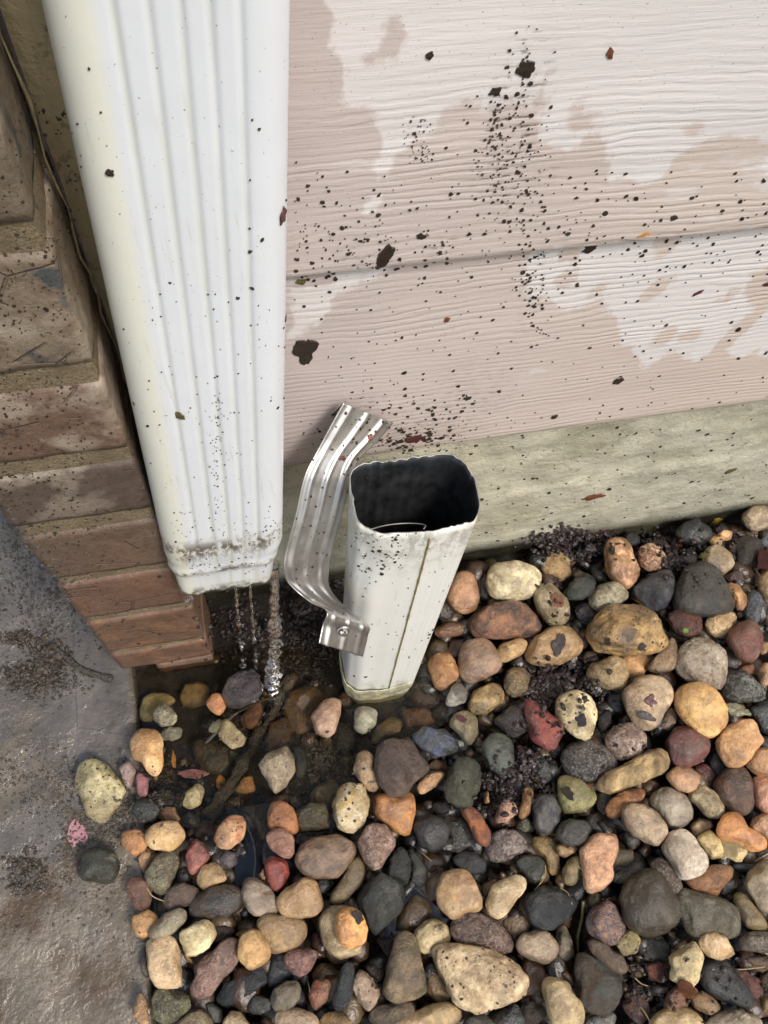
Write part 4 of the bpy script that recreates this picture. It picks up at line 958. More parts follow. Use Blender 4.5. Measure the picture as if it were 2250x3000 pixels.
REG = {'RB': (1250, 1350, 2.765), 'RC': (1700, 1350, 3.016), 'R3': (0, 1900, 2.37), 'R4': (600, 1850, 2.765), 'R5': (1100, 1850, 2.765),
       'R6': (1650, 1850, 2.765), 'R7': (300, 2400, 2.765), 'R8': (850, 2400, 2.765), 'R9': (1350, 2400, 3.318), 'R10': (1750, 2400, 3.318), 'R11': (0, 2300, 3.16)}
def cname(h):
    r, g, b = [int(h[i:i+2], 16)/255 for i in (0, 2, 4)]; mx, mn = max(r, g, b), min(r, g, b); s = (mx-mn)/mx
    if mx < .27: return 'black' if s < .22 else 'very dark brown'
    if s < .14: return 'dark grey' if mx < .5 else 'grey'
    if g >= r: return 'dark green grey' if mx < .45 else 'greenish grey'
    warm = (r-g)/(r-b+1e-6)
    if warm > .72 and s > .2: return 'dark red' if mx < .55 else 'reddish'
    if mx < .45: return 'dark brown'
    if s > .58: return 'orange brown' if warm > .38 else 'golden brown'
    if mx > .80: return 'cream' if s < .36 else ('peach' if warm > .52 else 'light tan')
    if mx > .66: return 'tan' if s > .3 else 'pale grey tan'
    if mx > .52: return 'brown' if s > .38 else 'grey brown'
    return 'olive brown' if warm < .35 else 'medium brown'
TEX = {'smooth': 'smooth', 'rough': 'rough', 'facet': 'angular', 'granite': 'speckled', 'pitted': 'pitted'}
recs = []
for ln in STONES.strip().split('\n'):
    f = ln.split('|'); ox, oy, s_ = REG[f[0]]
    if f[1].startswith('E '):
        cx, cy, ww, hh, an = [float(v) for v in f[1][2:].split(',')]; an = math.radians(an); pts = []
        rnd = random.Random(int(cx*7+cy)); k0, k1 = rnd.uniform(0, 6), rnd.uniform(0, 6)
        for k in range(12):
            a = 2*math.pi*k/12; q = 1+.10*math.cos(2*a+k0)+.06*math.cos(3*a+k1)
            u, v = ww/2*math.cos(a)*q, hh/2*math.sin(a)*q
            pts.append((cx+u*math.cos(an)-v*math.sin(an), cy+u*math.sin(an)+v*math.cos(an)))
    else: pts = [tuple(float(v) for v in q.split(',')) for q in f[1].split()]
    pts = [(ox+a/s_, oy+b/s_) for a, b in pts]
    ar = .5*abs(sum(pts[i-1][0]*pts[i][1]-pts[i][0]*pts[i-1][1] for i in range(len(pts))))
    cx = sum(p[0] for p in pts)/len(pts); cy = sum(p[1] for p in pts)/len(pts)
    C = np.cov(np.array(pts).T); ev = np.linalg.eigvalsh(C); asp = math.sqrt(ev[1]/max(ev[0], 1e-6))
    recs.append(dict(pts=pts, A=f[2], B=f[3], kind=f[4], lay=int(f[5]), nm=f[6] if len(f) > 6 else None, ar=ar, c=(cx, cy), asp=asp))
anchors = [(r['c'], r['nm'], math.sqrt(r['ar'])) for r in recs if r['nm']]
anchors += [((1130, 1800), 'standing drain pipe', 150), ((1640, 2060), 'dark mulch patch', 60), ((715, 2200), 'slanting wet twig', 50), ((770, 2480), 'black plastic sheet', 60), ((690, 1960), 'falling water', 60)]
used = set()
def where(a, b):
    dx, dy = a[0]-b[0], a[1]-b[1]
    h = 'right' if dx > 0 else 'left'; v = 'below' if dy > 0 else 'above'
    if abs(dx) > 2.2*abs(dy): return h+' of'
    if abs(dy) > 2.2*abs(dx): return v
    return v+' and '+h+' of'
for r in recs:
    if r['nm']:
        lb = r['nm']+('' if len(r['nm'].split()) > 4 else ' in the stone bed')
    else:
        sz = math.sqrt(r['ar']); szw = 'tiny' if sz < 42 else 'small' if sz < 66 else 'medium' if sz < 100 else 'large'
        shp = 'long' if r['asp'] > 1.75 else 'oval' if r['asp'] > 1.3 else 'round'
        if r['kind'] == 'facet': d0 = f"{szw} {cname(r['A'])} angular stone"
        else: d0 = f"{szw} {cname(r['A'])} {TEX[r['kind']]} {shp} stone"
        near = sorted(anchors, key=lambda a: math.hypot(a[0][0]-r['c'][0], a[0][1]-r['c'][1])-.4*a[2])
        cands = [f"{d0} {where(r['c'], a[0])} the {a[1]}" for a in near[:5]]
        cands = [c for c in cands if len(c.split()) <= 16]
        lb = next((c for c in cands if c not in used), None)
        assert lb, (d0, cands)
    assert lb not in used, lb
    used.add(lb); r['label'] = lb
POOL = [(400, 2010), (480, 1935), (900, 1900), (1000, 2035), (1290, 2010), (1300, 2120), (1180, 2180), (1120, 2330), (950, 2440), (740, 2500), (560, 2440), (450, 2300), (420, 2150)]
def inpoly(x, y, poly):
    c = False
    for i in range(len(poly)):
        (ax, ay), (bx_, by_) = poly[i-1], poly[i]
        if (ay > y) != (by_ > y) and x < (bx_-ax)*(y-ay)/(by_-ay)+ax: c = not c
    return c
ICO = {}
for sub in (3, 4, 5):
    bm = bmesh.new(); bmesh.ops.create_icosphere(bm, subdivisions=sub, radius=1)
    ICO[sub] = ([v.co.copy() for v in bm.verts], [tuple(v.index for v in f.verts) for f in bm.faces]); bm.free()
def make_stone(r, idx):
    rnd = random.Random(idx*31+5)
    zc = -.006+.008*(r['lay']-1)
    sub_ = inpoly(*r['c'], POOL)
    if r['lay'] == 0: zc -= .010 if sub_ else .002
    W = [P(a, b, 2, zc) for a, b in r['pts']]
    c = sum(W, Vector())/len(W)
    Ax = np.array([[p.x-c.x, p.y-c.y] for p in W]); ev, evec = np.linalg.eigh(np.cov(Ax.T))
    rb = math.sqrt(2*max(ev[0], 1e-9)); ra = math.sqrt(2*ev[1])
    hz = min(.021, max(.006, (.62 if r['lay'] else .5)*(rb*.75+ra*.25)))
    if r['kind'] == 'facet': hz *= .9
    # polar outline
    th = [math.atan2(p.y-c.y, p.x-c.x) for p in W]; rd = [math.hypot(p.x-c.x, p.y-c.y) for p in W]
    T = 144; arr = np.zeros(T)
    for k in range(T):
        a = 2*math.pi*k/T; best = 0; dx, dy = math.cos(a), math.sin(a)
        for i in range(len(W)):
            p, q = W[i-1]-c, W[i]-c; ex, ey = q.x-p.x, q.y-p.y; den = dx*ey-dy*ex
            if abs(den) < 1e-12: continue
            tt = (p.x*ey-p.y*ex)/den; uu = (p.x*dy-p.y*dx)/den
            if tt > 0 and -.001 <= uu <= 1.001: best = max(best, tt)
        arr[k] = best or rb
    kk = 3 if r['kind'] == 'facet' else 8
    ker = np.hanning(kk*2+3)[1:-1]; ker /= ker.sum()
    arr = np.convolve(np.concatenate([arr[-kk-2:], arr, arr[:kk+2]]), ker, 'same')[kk+2:-kk-2]
    def rad(a):
        x = (a/(2*math.pi) % 1)*T; i = int(x); t = x-i; return arr[i % T]*(1-t)+arr[(i+1) % T]*t
    planes = []
    npl = {'facet': 11, 'rough': 6, 'granite': 5}.get(r['kind'], 4)
    for _ in range(npl):
        a = rnd.uniform(0, 2*math.pi); e = rnd.uniform(.1, 1.35)
        planes.append((Vector((math.cos(a)*math.cos(e), math.sin(a)*math.cos(e), math.sin(e))), rnd.uniform(.72, .9) if r['kind'] == 'facet' else rnd.uniform(.78, .93)))
    rough = {'smooth': .075, 'rough': .14, 'facet': .09, 'granite': .11, 'pitted': .10}[r['kind']]
    sub = 5 if r['ar'] > 22000 else 4
    vs, fs = ICO[sub]; V = []; off = Vector((rnd.uniform(-9, 9), rnd.uniform(-9, 9), rnd.uniform(-9, 9)))
    px_, pz_ = (.86, .95) if r['kind'] != 'facet' else (.72, .85)
    rise = rnd.uniform(-.25, .25); rdir = rnd.uniform(0, 6.28)
    for v in vs:
        u = v.copy()
        for nrm, d in planes:
            k = u.dot(nrm)
            if k > d: u = u-nrm*(k-d)*.92
        u = u*(1.015+rough*1.0*fbm(v*1.5+off, 3)+rough*.35*fbm(v*5+off, 2))
        a = math.atan2(v.y, v.x); hr = math.hypot(u.x, u.y)
        hr = hr if hr > 1 else hr**px_
        R_ = rad(a)*1.055
        z = math.copysign(abs(u.z)**pz_, u.z)*hz
        z += hz*rise*hr*math.cos(a-rdir)*.6
        V.append(Vector((math.cos(a)*hr*R_, math.sin(a)*hr*R_, z)))
    o = mesh_obj('river_stone', V, fs, SM[r['kind']])
    o.location = c
    o.color = (*[1.42*c_**1.2 for c_ in lin(r['A'])], 1); o['tint'] = [1.42*c_**1.2 for c_ in lin(r['B'])]
    tag(o, r['label'], 'stone', 'river stones in the bed')
    return o
for i, r in enumerate(recs): make_stone(r, i)
# loose gravel down in the gaps, nobody could count it
bmV = []; bmF = []; vs, fs = ICO[3]
bm = bmesh.new(); bmesh.ops.create_icosphere(bm, subdivisions=2, radius=1); v2 = [v.co.copy() for v in bm.verts]; f2 = [tuple(v.index for v in f.verts) for f in bm.faces]; bm.free()
gcols = []
pal = ['221c17', '3a3026', '54442f', '2a2622', '6a563e', '35322e', '4a3628', '2b2b2a', '6c5a40', '4c3428']
for _ in range(3000):
    x = random.uniform(-.125, .62); y = random.uniform(-.24, .283)
    if x < -.1 and y > .2: continue
    px, py = proj((x, y, -.02))
    if math.hypot(x-base_c.x, (y-base_c.y)*1.4) < .040: continue
    pool = inpoly(px, py, POOL)
    if pool and random.random() < .55: continue
    if y > .2 and x < .12 and random.random() < .85: continue
    s = random.choice((random.uniform(.003, .007), random.uniform(.006, .0125)))*(.6 if pool else 1); off = Vector((random.uniform(-50, 50),)*3)
    q = Matrix.Rotation(random.uniform(0, 6.28), 3, 'Z'); e = Vector((random.uniform(.8, 1.4), 1, random.uniform(.45, .8)))
    zc = -.029+random.uniform(0, .013)-(.008 if pool else 0)
    b = len(bmV)
    for v in v2:
        u = v*(1+.55*noise.noise(v*1.3+off)+.25*noise.noise(v*3+off)); u = Vector((u.x*e.x, u.y*e.y, u.z*e.z))*s; bmV.append(q @ u+Vector((x, y, zc)))
    bmF += [tuple(b+i for i in f) for f in f2]; gcols.append(lin(random.choice(pal)))
t = NT('dark_wet_gravel')
t.done(t.mix(t.rng(t.noise(t.obj, 300, 4), .3, .7), t.attr('tone', 'Color'), t.mix(1.0, t.attr('tone', 'Color'), (.5, .45, .4), 'MULTIPLY')), .35, t.bump(t.noise(t.obj, 300, 5), .001), coat=.5)
g = mesh_obj('gravel', bmV, bmF, t.m)
ca = g.data.color_attributes.new('tone', 'FLOAT_COLOR', 'POINT')
ca.data.foreach_set('color', [c for cc in gcols for _ in v2 for c in (*cc, 1)])
tag(g, 'dark wet gravel down between the river stones', 'gravel', kind='stuff')
# ---------------------------------------------------------------- puddle
pp = [P(a, b, 2, -.0145) for a, b in POOL]
pv = []; cxp = sum(pp, Vector())/len(pp)
ppx = smooth_path(pp+[pp[0]], 5)[:-1]
V = [cxp]+[cxp+(p-cxp)*(k/10) for k in range(1, 11) for p in ppx]; m_ = len(ppx)
Fc = [(0, 1+i, 1+(i+1) % m_) for i in range(m_)]+[(1+(k-1)*m_+i, 1+k*m_+i, 1+k*m_+(i+1) % m_, 1+(k-1)*m_+(i+1) % m_) for k in range(1, 10) for i in range(m_)]
tag(mesh_obj('puddle', V, Fc, M_PUDDLE), kind='structure')
# ---------------------------------------------------------------- things that lie on what is already built
bpy.context.view_layer.update()
dg = bpy.context.evaluated_depsgraph_get()
def drop(px, py):
    hit, loc, nrm, idx, ob, mt = sc.ray_cast(dg, Vector(CAM), Vector(ray(px, py)))
    if hit and ob.name.startswith('puddle'):
        d = Vector(ray(px, py)); hit, loc, nrm, idx, ob, mt = sc.ray_cast(dg, loc+d*.0005, d)
    if nrm.dot(Vector(ray(px, py))) > 0: nrm = -nrm
    return loc, nrm, ob
def px_m(loc): return (Vector(loc)-Vector(CAM)).length/F     # metres covered by one photo pixel there
def flake(V, Fc, px, py, w, h, ang=0, thick=.0005, jag=.3, lift=.0002, curl=0, npt=16, seed=None):
    loc, nrm, ob = drop(px, py); s = px_m(loc)
    rnd = random.Random(seed if seed is not None else int(px*13+py*7))
    up = Vector((R[0][1], R[1][1], R[2][1])); rt = Vector((R[0][0], R[1][0], R[2][0]))
    u = (rt-nrm*rt.dot(nrm)).normalized(); v = nrm.cross(u); 
    if v.dot(up) < 0: v = -v
    an = math.radians(ang); b = len(V); so_ = rnd.uniform(-50, 50)
    def shape(k, n=None):
        a = 2*math.pi*k/npt; return 1+jag*1.5*noise.noise(Vector((math.cos(a)*1.3+so_, math.sin(a)*1.3, 0)))+jag*.45*noise.noise(Vector((math.cos(a)*3.4+so_, math.sin(a)*3.4, 3)))
    for lev in (0, 1):
        for k in range(npt):
            a = 2*math.pi*k/npt; rr = shape(k)*(1 if lev == 0 else .9)
            x = w/2*s*math.cos(a)*rr; y = h/2*s*math.sin(a)*rr
            X = x*math.cos(an)+y*math.sin(an); Y = -x*math.sin(an)+y*math.cos(an)
            c_ = curl*s*max(w, h)*(x/(w/2*s))**2*.5
            V.append(loc+u*X+v*Y+nrm*(lift+lev*thick+c_))
    cz = len(V); V.append(loc+nrm*(lift+thick*1.3)); 
    for k in range(npt):
        k2 = (k+1) % npt
        Fc.append((b+k, b+k2, b+npt+k2, b+npt+k)); Fc.append((b+npt+k, b+npt+k2, cz))
    Fc.append(tuple(b+k for k in range(npt))[::-1])
    return loc, ob
def q1(x, y): return x*K, y*K
# single bigger flakes: every one a thing of its own
SINGLE = [
 (832, 553, 34, 62, 20, 'dark', 'leaf_scrap', 'large dark brown torn leaf scrap stuck at the siding lap'),
 (660, 757, 46, 80, 5, 'dark', 'leaf_scrap', 'biggest black leaf scrap on the siding beside the downspout'),
 (650, 608, 22, 16, 0, 'olive', 'leaf_scrap', 'small olive triangular leaf scrap under the siding lap'),
 (910, 510, 20, 16, 30, 'dark', 'mud_clump', 'ragged black mud clump above the siding lap'),
 (1275, 537, 34, 16, -28, 'dark', 'leaf_scrap', 'long black leaf scrap just under the siding lap'),
 (1336, 822, 24, 22, 0, 'dark', 'mud_clump', 'round black mud clump low on the siding'),
 (1010, 860, 16, 14, 0, 'dark', 'mud_clump', 'small black mud clump right of the strap top'),
 (1137, 148, 42, 34, 60, 'dark', 'mud_clump', 'largest splattered black mud clump high on the siding'),
 (1070, 197, 22, 20, 0, 'dark', 'mud_clump', 'round dark mud clump with a dripping tail on the siding'),
 (928, 120, 14, 18, 30, 'dark', 'mud_clump', 'small black mud clump at upper middle of the siding'),
 (1318, 116, 14, 22, -15, 'brown', 'insect_husk', 'brown husk stuck alone on the pale upper siding'),
 (1665, 612, 34, 14, 10, 'maroon', 'leaf_scrap', 'maroon leaf scrap on the siding at right edge'),
 (1508, 632, 20, 10, -25, 'purple', 'leaf_scrap', 'tiny purple leaf scrap on the pale lower siding'),
 (1393, 506, 24, 7, -15, 'orange', 'leaf_scrap', 'thin orange leaf scrap just above the siding lap'),
 (965, 690, 15, 14, 0, 'brown', 'mud_clump', 'round brown mud spot in the middle of lower board'),
 (1165, 1075, 2, 2, 0, 'dark', None, None),
 (1282, 1073, 48, 22, -12, 'brown', 'leaf_scrap', 'brown wet leaf scrap stuck to the concrete foundation'),
 (1578, 1017, 22, 20, -30, 'olive', 'leaf_scrap', 'small olive leaf scrap on the foundation at right'),
 (895, 948, 46, 26, -15, 'maroon', 'mud_clump', 'reddish brown mud clump at siding bottom beside the strap'),
 (1197, 900, 14, 14, 0, 'dark', 'mud_clump', 'small black mud clump above the foundation edge'),
 (610, 467, 22, 40, 22, 'maroon', 'leaf_scrap', 'dark maroon leaf scrap near right edge of downspout'),
 (387, 897, 26, 24, 10, 'olive', 'leaf_scrap', 'olive green leaf scrap on the downspout face'),
 (238, 373, 17, 17, 0, 'dark', 'mud_clump', 'round black mud drop on upper left downspout'),
 (740, 990, 16, 11, 0, 'maroon', 'mud_clump', 'small reddish mud clump on the aluminium strap'),
 (800, 945, 12, 16, 20, 'brown', 'leaf_scrap', 'tiny rusty leaf scrap near top of the strap'),
 (1637/K, 1885/K, 22, 50, 20, 'dark', 'leaf_scrap', 'dark leaf scrap lying on the tan egg-shaped stone'),
 (1630/K, 1760/K, 26, 34, 20, 'brown', 'leaf_scrap', 'dark brown leaf curled over the grey cream stone'),
 (1353/K, 2107/K, 26, 18, 25, 'purple', 'leaf_scrap', 'dark purple leaf scrap on the grey pebble above black oval'),
 (1704/K, 2112/K, 24, 24, 0, 'dark', 'mud_clump', 'black muddy blotch on the cream stone'),
 (1908/K, 2053/K, 20, 22, 0, 'maroon', 'leaf_scrap', 'maroon triangular leaf scrap on the grey tan stone'),
 (1893/K, 2098/K, 34, 18, 10, 'dark', 'mud_clump', 'dark mud smear below the maroon scrap'),
 (1664/K, 2324/K, 18, 30, -35, 'dark', 'leaf_scrap', 'dark leaf scrap on the olive green stone'),
 (1780/K, 1880/K, 14, 20, 0, 'dark', 'mud_clump', 'dark scrap on left foot of the yellow brown rock'),
 (1880/K, 1895/K, 18, 16, 0, 'dark', 'mud_clump', 'dark scrap on right foot of the yellow brown rock'),
 (1048/K, 2685/K, 26, 22, 20, 'dark', 'mud_clump', 'black soil blotch on the golden yellow stone'),
 (224/K, 2450/K, 34, 62, -22, 'pink', 'leaf_scrap', 'pink fallen petal on the wet driveway'),
 (568/K, 2268/K, 66, 20, -8, 'pink', 'leaf_scrap', 'pink petal on silt beside the twig'),
 (1752/K, 1563/K, 44, 22, -30, 'purple', 'leaf_scrap', 'pinkish purple leaf against the foundation'),
 (2098/K, 1527/K, 24, 36, 0, 'yellow', 'leaf_scrap', 'curled yellow leaf above the black shiny stone'),
 (2060/K, 1628/K, 12, 34, -25, 'lime', 'leaf_scrap', 'pale lime leaf edge beside pale grey pebble'),
 (1876/K, 1768/K, 36, 22, 15, 'yellow', 'leaf_scrap', 'olive yellow leaf above the big yellow brown rock'),
 (1957/K, 1550/K, 30, 40, 0, 'brown', 'leaf_scrap', 'crumpled reddish brown leaf left of the black stone'),
 (1983/K, 1597/K, 26, 36, 20, 'brown', 'leaf_scrap', 'small rusty leaf below the crumpled brown leaf'),
 (2008/K, 1848/K, 12, 12, 0, 'green', 'bud', 'tiny bright green bud on the red brown stone'),
 (2132/K, 1594/K, 18, 34, 30, 'maroon', 'leaf_scrap', 'dark maroon leaf hanging over the pale grey stone'),
 (2240/K, 1640/K, 30, 50, 10, 'maroon', 'leaf_scrap', 'large maroon leaf at the right edge of photo'),
 (2010/K, 2900/K, 34, 50, 25, 'brown', 'leaf_scrap', 'curled brown leaf below the white jagged stone'),
 (2160/K, 2080/K, 56, 26, 15, 'olive', 'leaf_scrap', 'tan dry leaf curled beneath the black white granite'),
 (2134/K, 2480/K, 46, 40, 0, 'straw', 'leaf_scrap', 'pale dry crinkled leaf under the orange stone'),
 (510/K, 2230/K, 8, 40, -10, 'orange', 'leaf_scrap', 'thin orange stalk on silt near kidney-shaped stone'),
 (645/K, 2292/K, 22, 26, 0, 'orange', 'leaf_scrap', 'small peach chip lying beside the twig'),
 (1810/K, 2190/K, 1, 1, 0, 'dark', None, None),
]
for (x, y, w_, h_, an, mt, nm, lb) in SINGLE:
    if not nm: continue
    V = []; Fc = []
    big_ = w_*h_ > 700
    flake(V, Fc, x*K, y*K, w_*K*(1 if x*K > 1300 and y > 1000 else 1.0), h_*K, an, .0004, .2 if mt == 'pink' else .36, .0002, .03 if nm == 'leaf_scrap' else 0, 34)
    o = mesh_obj(nm, V, Fc, LEAF[mt], smooth=False)
    c = sum((Vector(v) for v in V), Vector())/len(V)
    for v in o.data.vertices: v.co -= c
    o.location = c
    tag(o, lb, {'leaf_scrap': 'leaf', 'mud_clump': 'mud', 'insect_husk': 'husk', 'bud': 'bud'}[nm])
# countless small flecks, grouped by what they stick to
fl = {}
def fleck(px, py, w_, h_, an=0):
    loc, nrm, ob = drop(px, py)
    if ob is None: return
    key = ob.parent.name if ob.parent else ob.name
    if key.startswith('river') or key.startswith('gravel') or key.startswith('ground') or key in ('puddle',): return
    V, Fc = fl.setdefault(key, ([], []))
    flake(V, Fc, px, py, w_, h_, an, .0004, .4, .0001, 0, 7, seed=random.randint(0, 1 << 30))
LIST = [(895, 288, 10), (1028, 325, 7), (1245, 427, 9), (1308, 460, 13), (1290, 432, 10), (1374, 428, 13), (1455, 470, 15), (1428, 475, 10), (1495, 427, 12), (1440, 395, 5), (1232, 383, 7), (1265, 395, 5), (1183, 520, 10), (1300, 655, 8), (1425, 583, 8), (1440, 520, 12), (1242, 570, 11), (1595, 712, 16), (1650, 390, 12), (1655, 460, 8), (1655, 762, 12), (1322, 372, 5), (1352, 375, 8), (1290, 375, 6), (640, 350, 5), (710, 412, 8), (700, 445, 7), (720, 505, 9), (745, 465, 7), (775, 478, 9), (805, 457, 7), (735, 525, 6), (752, 548, 13), (640, 585, 10), (830, 583, 6), (725, 602, 12), (745, 620, 7), (705, 600, 9), (1055, 565, 6), (1060, 380, 5), (860, 580, 8), (920, 650, 6), (1003, 730, 5), (1130, 588, 12), (1145, 600, 9), (1115, 620, 7), (980, 940, 11), (1078, 845, 13), (925, 885, 11), (940, 880, 8), (865, 880, 12), (830, 885, 12), (720, 895, 12), (1160, 745, 5), (1205, 730, 6), (1260, 702, 6), (1345, 735, 7), (1377, 650, 7), (1390, 758, 7),
        (192, 147, 7), (218, 242, 5), (545, 258, 6), (560, 278, 7), (541, 388, 5), (617, 432, 7), (540, 493, 7), (566, 517, 12), (541, 543, 12), (367, 610, 6), (545, 622, 11), (514, 643, 10), (616, 688, 13), (612, 708, 6), (542, 702, 4), (268, 710, 4), (470, 812, 5), (290, 872, 8), (345, 917, 4), (333, 888, 4), (614, 750, 5), (450, 635, 4), (600, 880, 7), (612, 860, 5), (585, 865, 4), (470, 1050, 5), (640, 1120, 5),
        (820, 1190, 13), (798, 1228, 8), (825, 1240, 12), (790, 1200, 7), (840, 1200, 5), (825, 1228, 9), (812, 1256, 5), (855, 1165, 9), (760, 1180, 6), (765, 1460, 6), (790, 1462, 9), (640, 1250, 5), (960, 1300, 5), (928, 1370, 9), (935, 1360, 7),
        (720, 1420, 10), (705, 1200, 9), (700, 1150, 5), (660, 1080, 5), (640, 1230, 5), (800, 880, 6), (675, 1225, 7), (640, 1300, 6),
        (96, 1040, 6), (160, 1320, 7), (345, 1245, 11), (330, 1150, 5), (380, 1170, 7), (390, 1330, 10), (345, 1370, 10), (280, 1100, 8), (320, 920, 9), (240, 935, 8), (210, 870, 6), (165, 880, 6), (70, 850, 7), (115, 1110, 6)]
for x, y, d in LIST:
    fleck(x*K, y*K, d*K*random.uniform(.8, 1.1), d*K*random.uniform(.6, 1.0), random.uniform(0, 180))
def cloud(n, fn, lo, hi, lens=1.4):
    for _ in range(n):
        x, y = fn()
        if not (0 < x < 2250 and 0 < y < 3000): continue
        d = lo+(hi-lo)*random.random()**3; fleck(x, y, d*random.uniform(1, lens), d, random.uniform(-30, 150))
U = random.uniform; G = random.gauss
cloud(330, lambda: (U(860, 2250), U(500, 1330)), 3, 10)
cloud(190, lambda: (U(860, 2250), G(690, 90)), 3, 13)
cloud(80, lambda: (G(1540, 30), U(60, 900)), 3, 14)
cloud(110, lambda: (G(1480, 75), U(300, 640)), 3, 10)
cloud(55, lambda: (G(1450, 18), U(260, 560)), 3, 9)
cloud(60, lambda: (G(1230, 22), U(340, 480)), 2, 7)
cloud(50, lambda: (G(1060, 90), G(730, 40)), 3, 11)
cloud(60, lambda: (G(1570, 20), U(740, 980)), 4, 12)
cloud(110, lambda: (U(1000, 1400), G(1220, 60)), 3, 14)
cloud(90, lambda: (G(1200, 70), G(1290, 22)), 4, 20)
cloud(170, lambda: (U(1380, 2250), U(1250, 1640)), 3, 13)
cloud(50, lambda: (U(420, 840), U(850, 1400)), 2.5, 5)
cloud(60, lambda: (U(500, 830), G(1530, 30)), 2, 6)
cloud(50, lambda: (U(520, 830), G(1655, 14)), 2, 7)
cloud(70, lambda: (G(640, 12), U(1150, 1480)), 2, 4)
cloud(50, lambda: (U(860, 1100), U(1230, 1850)), 3, 8)
cloud(60, lambda: (U(1040, 1180), U(1560, 1680)), 3, 10)
cloud(60, lambda: (U(1000, 1340), U(1560, 1980)), 2.5, 7)
cloud(300, lambda: (U(0, 240), U(300, 1500)), 3, 10)
cloud(260, lambda: (lambda y: (U(0, 200+(y-1000)*.24), y))(U(1100, 1900)), 3, 10)
LB = {'lap_siding': 'dark mud flecks splashed over the siding', 'foundation_wall': 'dark soil flecks splashed on the foundation', 'downspout': 'fine mud flecks on the white downspout',
      'drain_pipe': 'mud flecks on the standing pipe', 'pipe_strap': 'mud flecks on the aluminium strap', 'brick_pier': 'dark flecks on the brick pier', 'trim_board': 'dark flecks on the olive trim board', 'driveway': 'dark crumbs on the driveway by the brick'}
for key, (V, Fc) in fl.items():
    o = mesh_obj('mud_flecks', V, Fc, M_FLECK, smooth=False)
    if key in ('downspout', 'drain_pipe', 'pipe_strap', 'lap_siding', 'brick_pier'):
        part(o, bpy.data.objects[key]); o['kind'] = 'stuff'
    else: tag(o, LB.get(key, 'dark mud flecks splashed about'), 'mud', kind='stuff')
# ---------------------------------------------------------------- soil crumbs, mulch, silt
def crumbs(name, spots, mat, label, cat, z_on=True):
    V = []; Fc = []
    bm = bmesh.new(); bmesh.ops.create_icosphere(bm, subdivisions=1, radius=1); vv = [v.co.copy() for v in bm.verts]; ff = [tuple(v.index for v in f.verts) for f in bm.faces]; bm.free()
    for cx, cy, sx, sy, n_, lo, hi in spots:
        for _ in range(n_):
            x, y = G(cx, sx), G(cy, sy)
            if not (-60 < x < 2310 and 0 < y < 3060): continue
            loc, nrm, ob = drop(x, y)
            if ob is None or ob.name.startswith(('lap', 'board', 'pipe_', 'spout', 'strap', 'drain')): continue
            if ob.name.startswith('river') and random.random() < .94: continue
            s = (lo+(hi-lo)*random.random()**2)*px_m(loc); off = Vector((U(-50, 50), U(-50, 50), U(-50, 50)))
            e = Vector((U(.6, 1.7), U(.6, 1.2), U(.4, .9))); q = Matrix.Rotation(U(0, 6.28), 3, 'Z') @ Matrix.Rotation(U(-.6, .6), 3, 'X'); b = len(V)
            loc = loc+nrm*s*U(0, .9)
            for v in vv:
                u = v*(1+.5*noise.noise(v*1.5+off)); V.append(loc+q @ Vector((u.x*e.x, u.y*e.y, u.z*e.z))*s)
            Fc += [tuple(b+i for i in f) for f in ff]
    o = mesh_obj(name, V, Fc, mat, smooth=False); tag(o, label, cat, kind='stuff'); return o
crumbs('mulch', [(1640, 2010, 60, 40, 900, 4, 12), (1600, 2060, 30, 50, 500, 4, 12), (1520, 2270, 50, 60, 700, 4, 11), (1480, 2330, 60, 30, 300, 4, 10), (1700, 1600, 60, 22, 600, 4, 12), (1660, 1580, 40, 18, 300, 4, 10), (1980, 1640, 50, 40, 350, 4, 11), (1620, 1770, 20, 30, 160, 4, 9), (1820, 2170, 40, 30, 200, 4, 9), (2050, 2900, 90, 50, 300, 4, 9), (1920, 2880, 50, 60, 260, 3, 9), (2000, 1590, 160, 18, 500, 3, 9), (900, 1850, 40, 60, 420, 3, 11), (700, 1850, 60, 50, 260, 3, 10), (880, 1960, 50, 30, 260, 3, 9), (1000, 1710, 90, 14, 160, 3, 8)],
       M_CRUMB, 'dark crumbly mulch packed between the stones', 'mulch')
M_GRIT = plain('wet_grit', lin('4a453e'), .3, 0, .6, 900, .0006)
crumbs('silt_grit', [(480, 2330, 70, 60, 900, 2, 5), (700, 2420, 60, 40, 600, 2, 5), (960, 2230, 70, 60, 900, 2, 5), (720, 2140, 60, 50, 300, 2, 5), (330, 2380, 60, 60, 500, 2, 5), (120, 2290, 110, 50, 500, 1.5, 4), (260, 2430, 70, 60, 500, 1.5, 4), (150, 1760, 60, 90, 500, 1.5, 5), (60, 1650, 40, 100, 300, 1.5, 5), (120, 1990, 60, 30, 500, 2, 6), (200, 2620, 140, 120, 200, 1.5, 4), (80, 2590, 40, 20, 160, 2, 6)],
       M_GRIT, 'wet sandy grit washed over the concrete and between stones', 'grit')
M_DEB = plain('brown_debris', lin('443a30'), .4, 0, .7, 300, .002)
crumbs('debris_heap', [(110, 1975, 40, 20, 330, 3, 11), (150, 1930, 24, 28, 150, 3, 11), (60, 1870, 34, 12, 70, 3, 9), (80, 2530, 30, 14, 90, 3, 9), (75, 2590, 24, 10, 60, 3, 9)], M_DEB, 'heap of wet leaf litter and grit on the driveway by the bricks', 'debris')
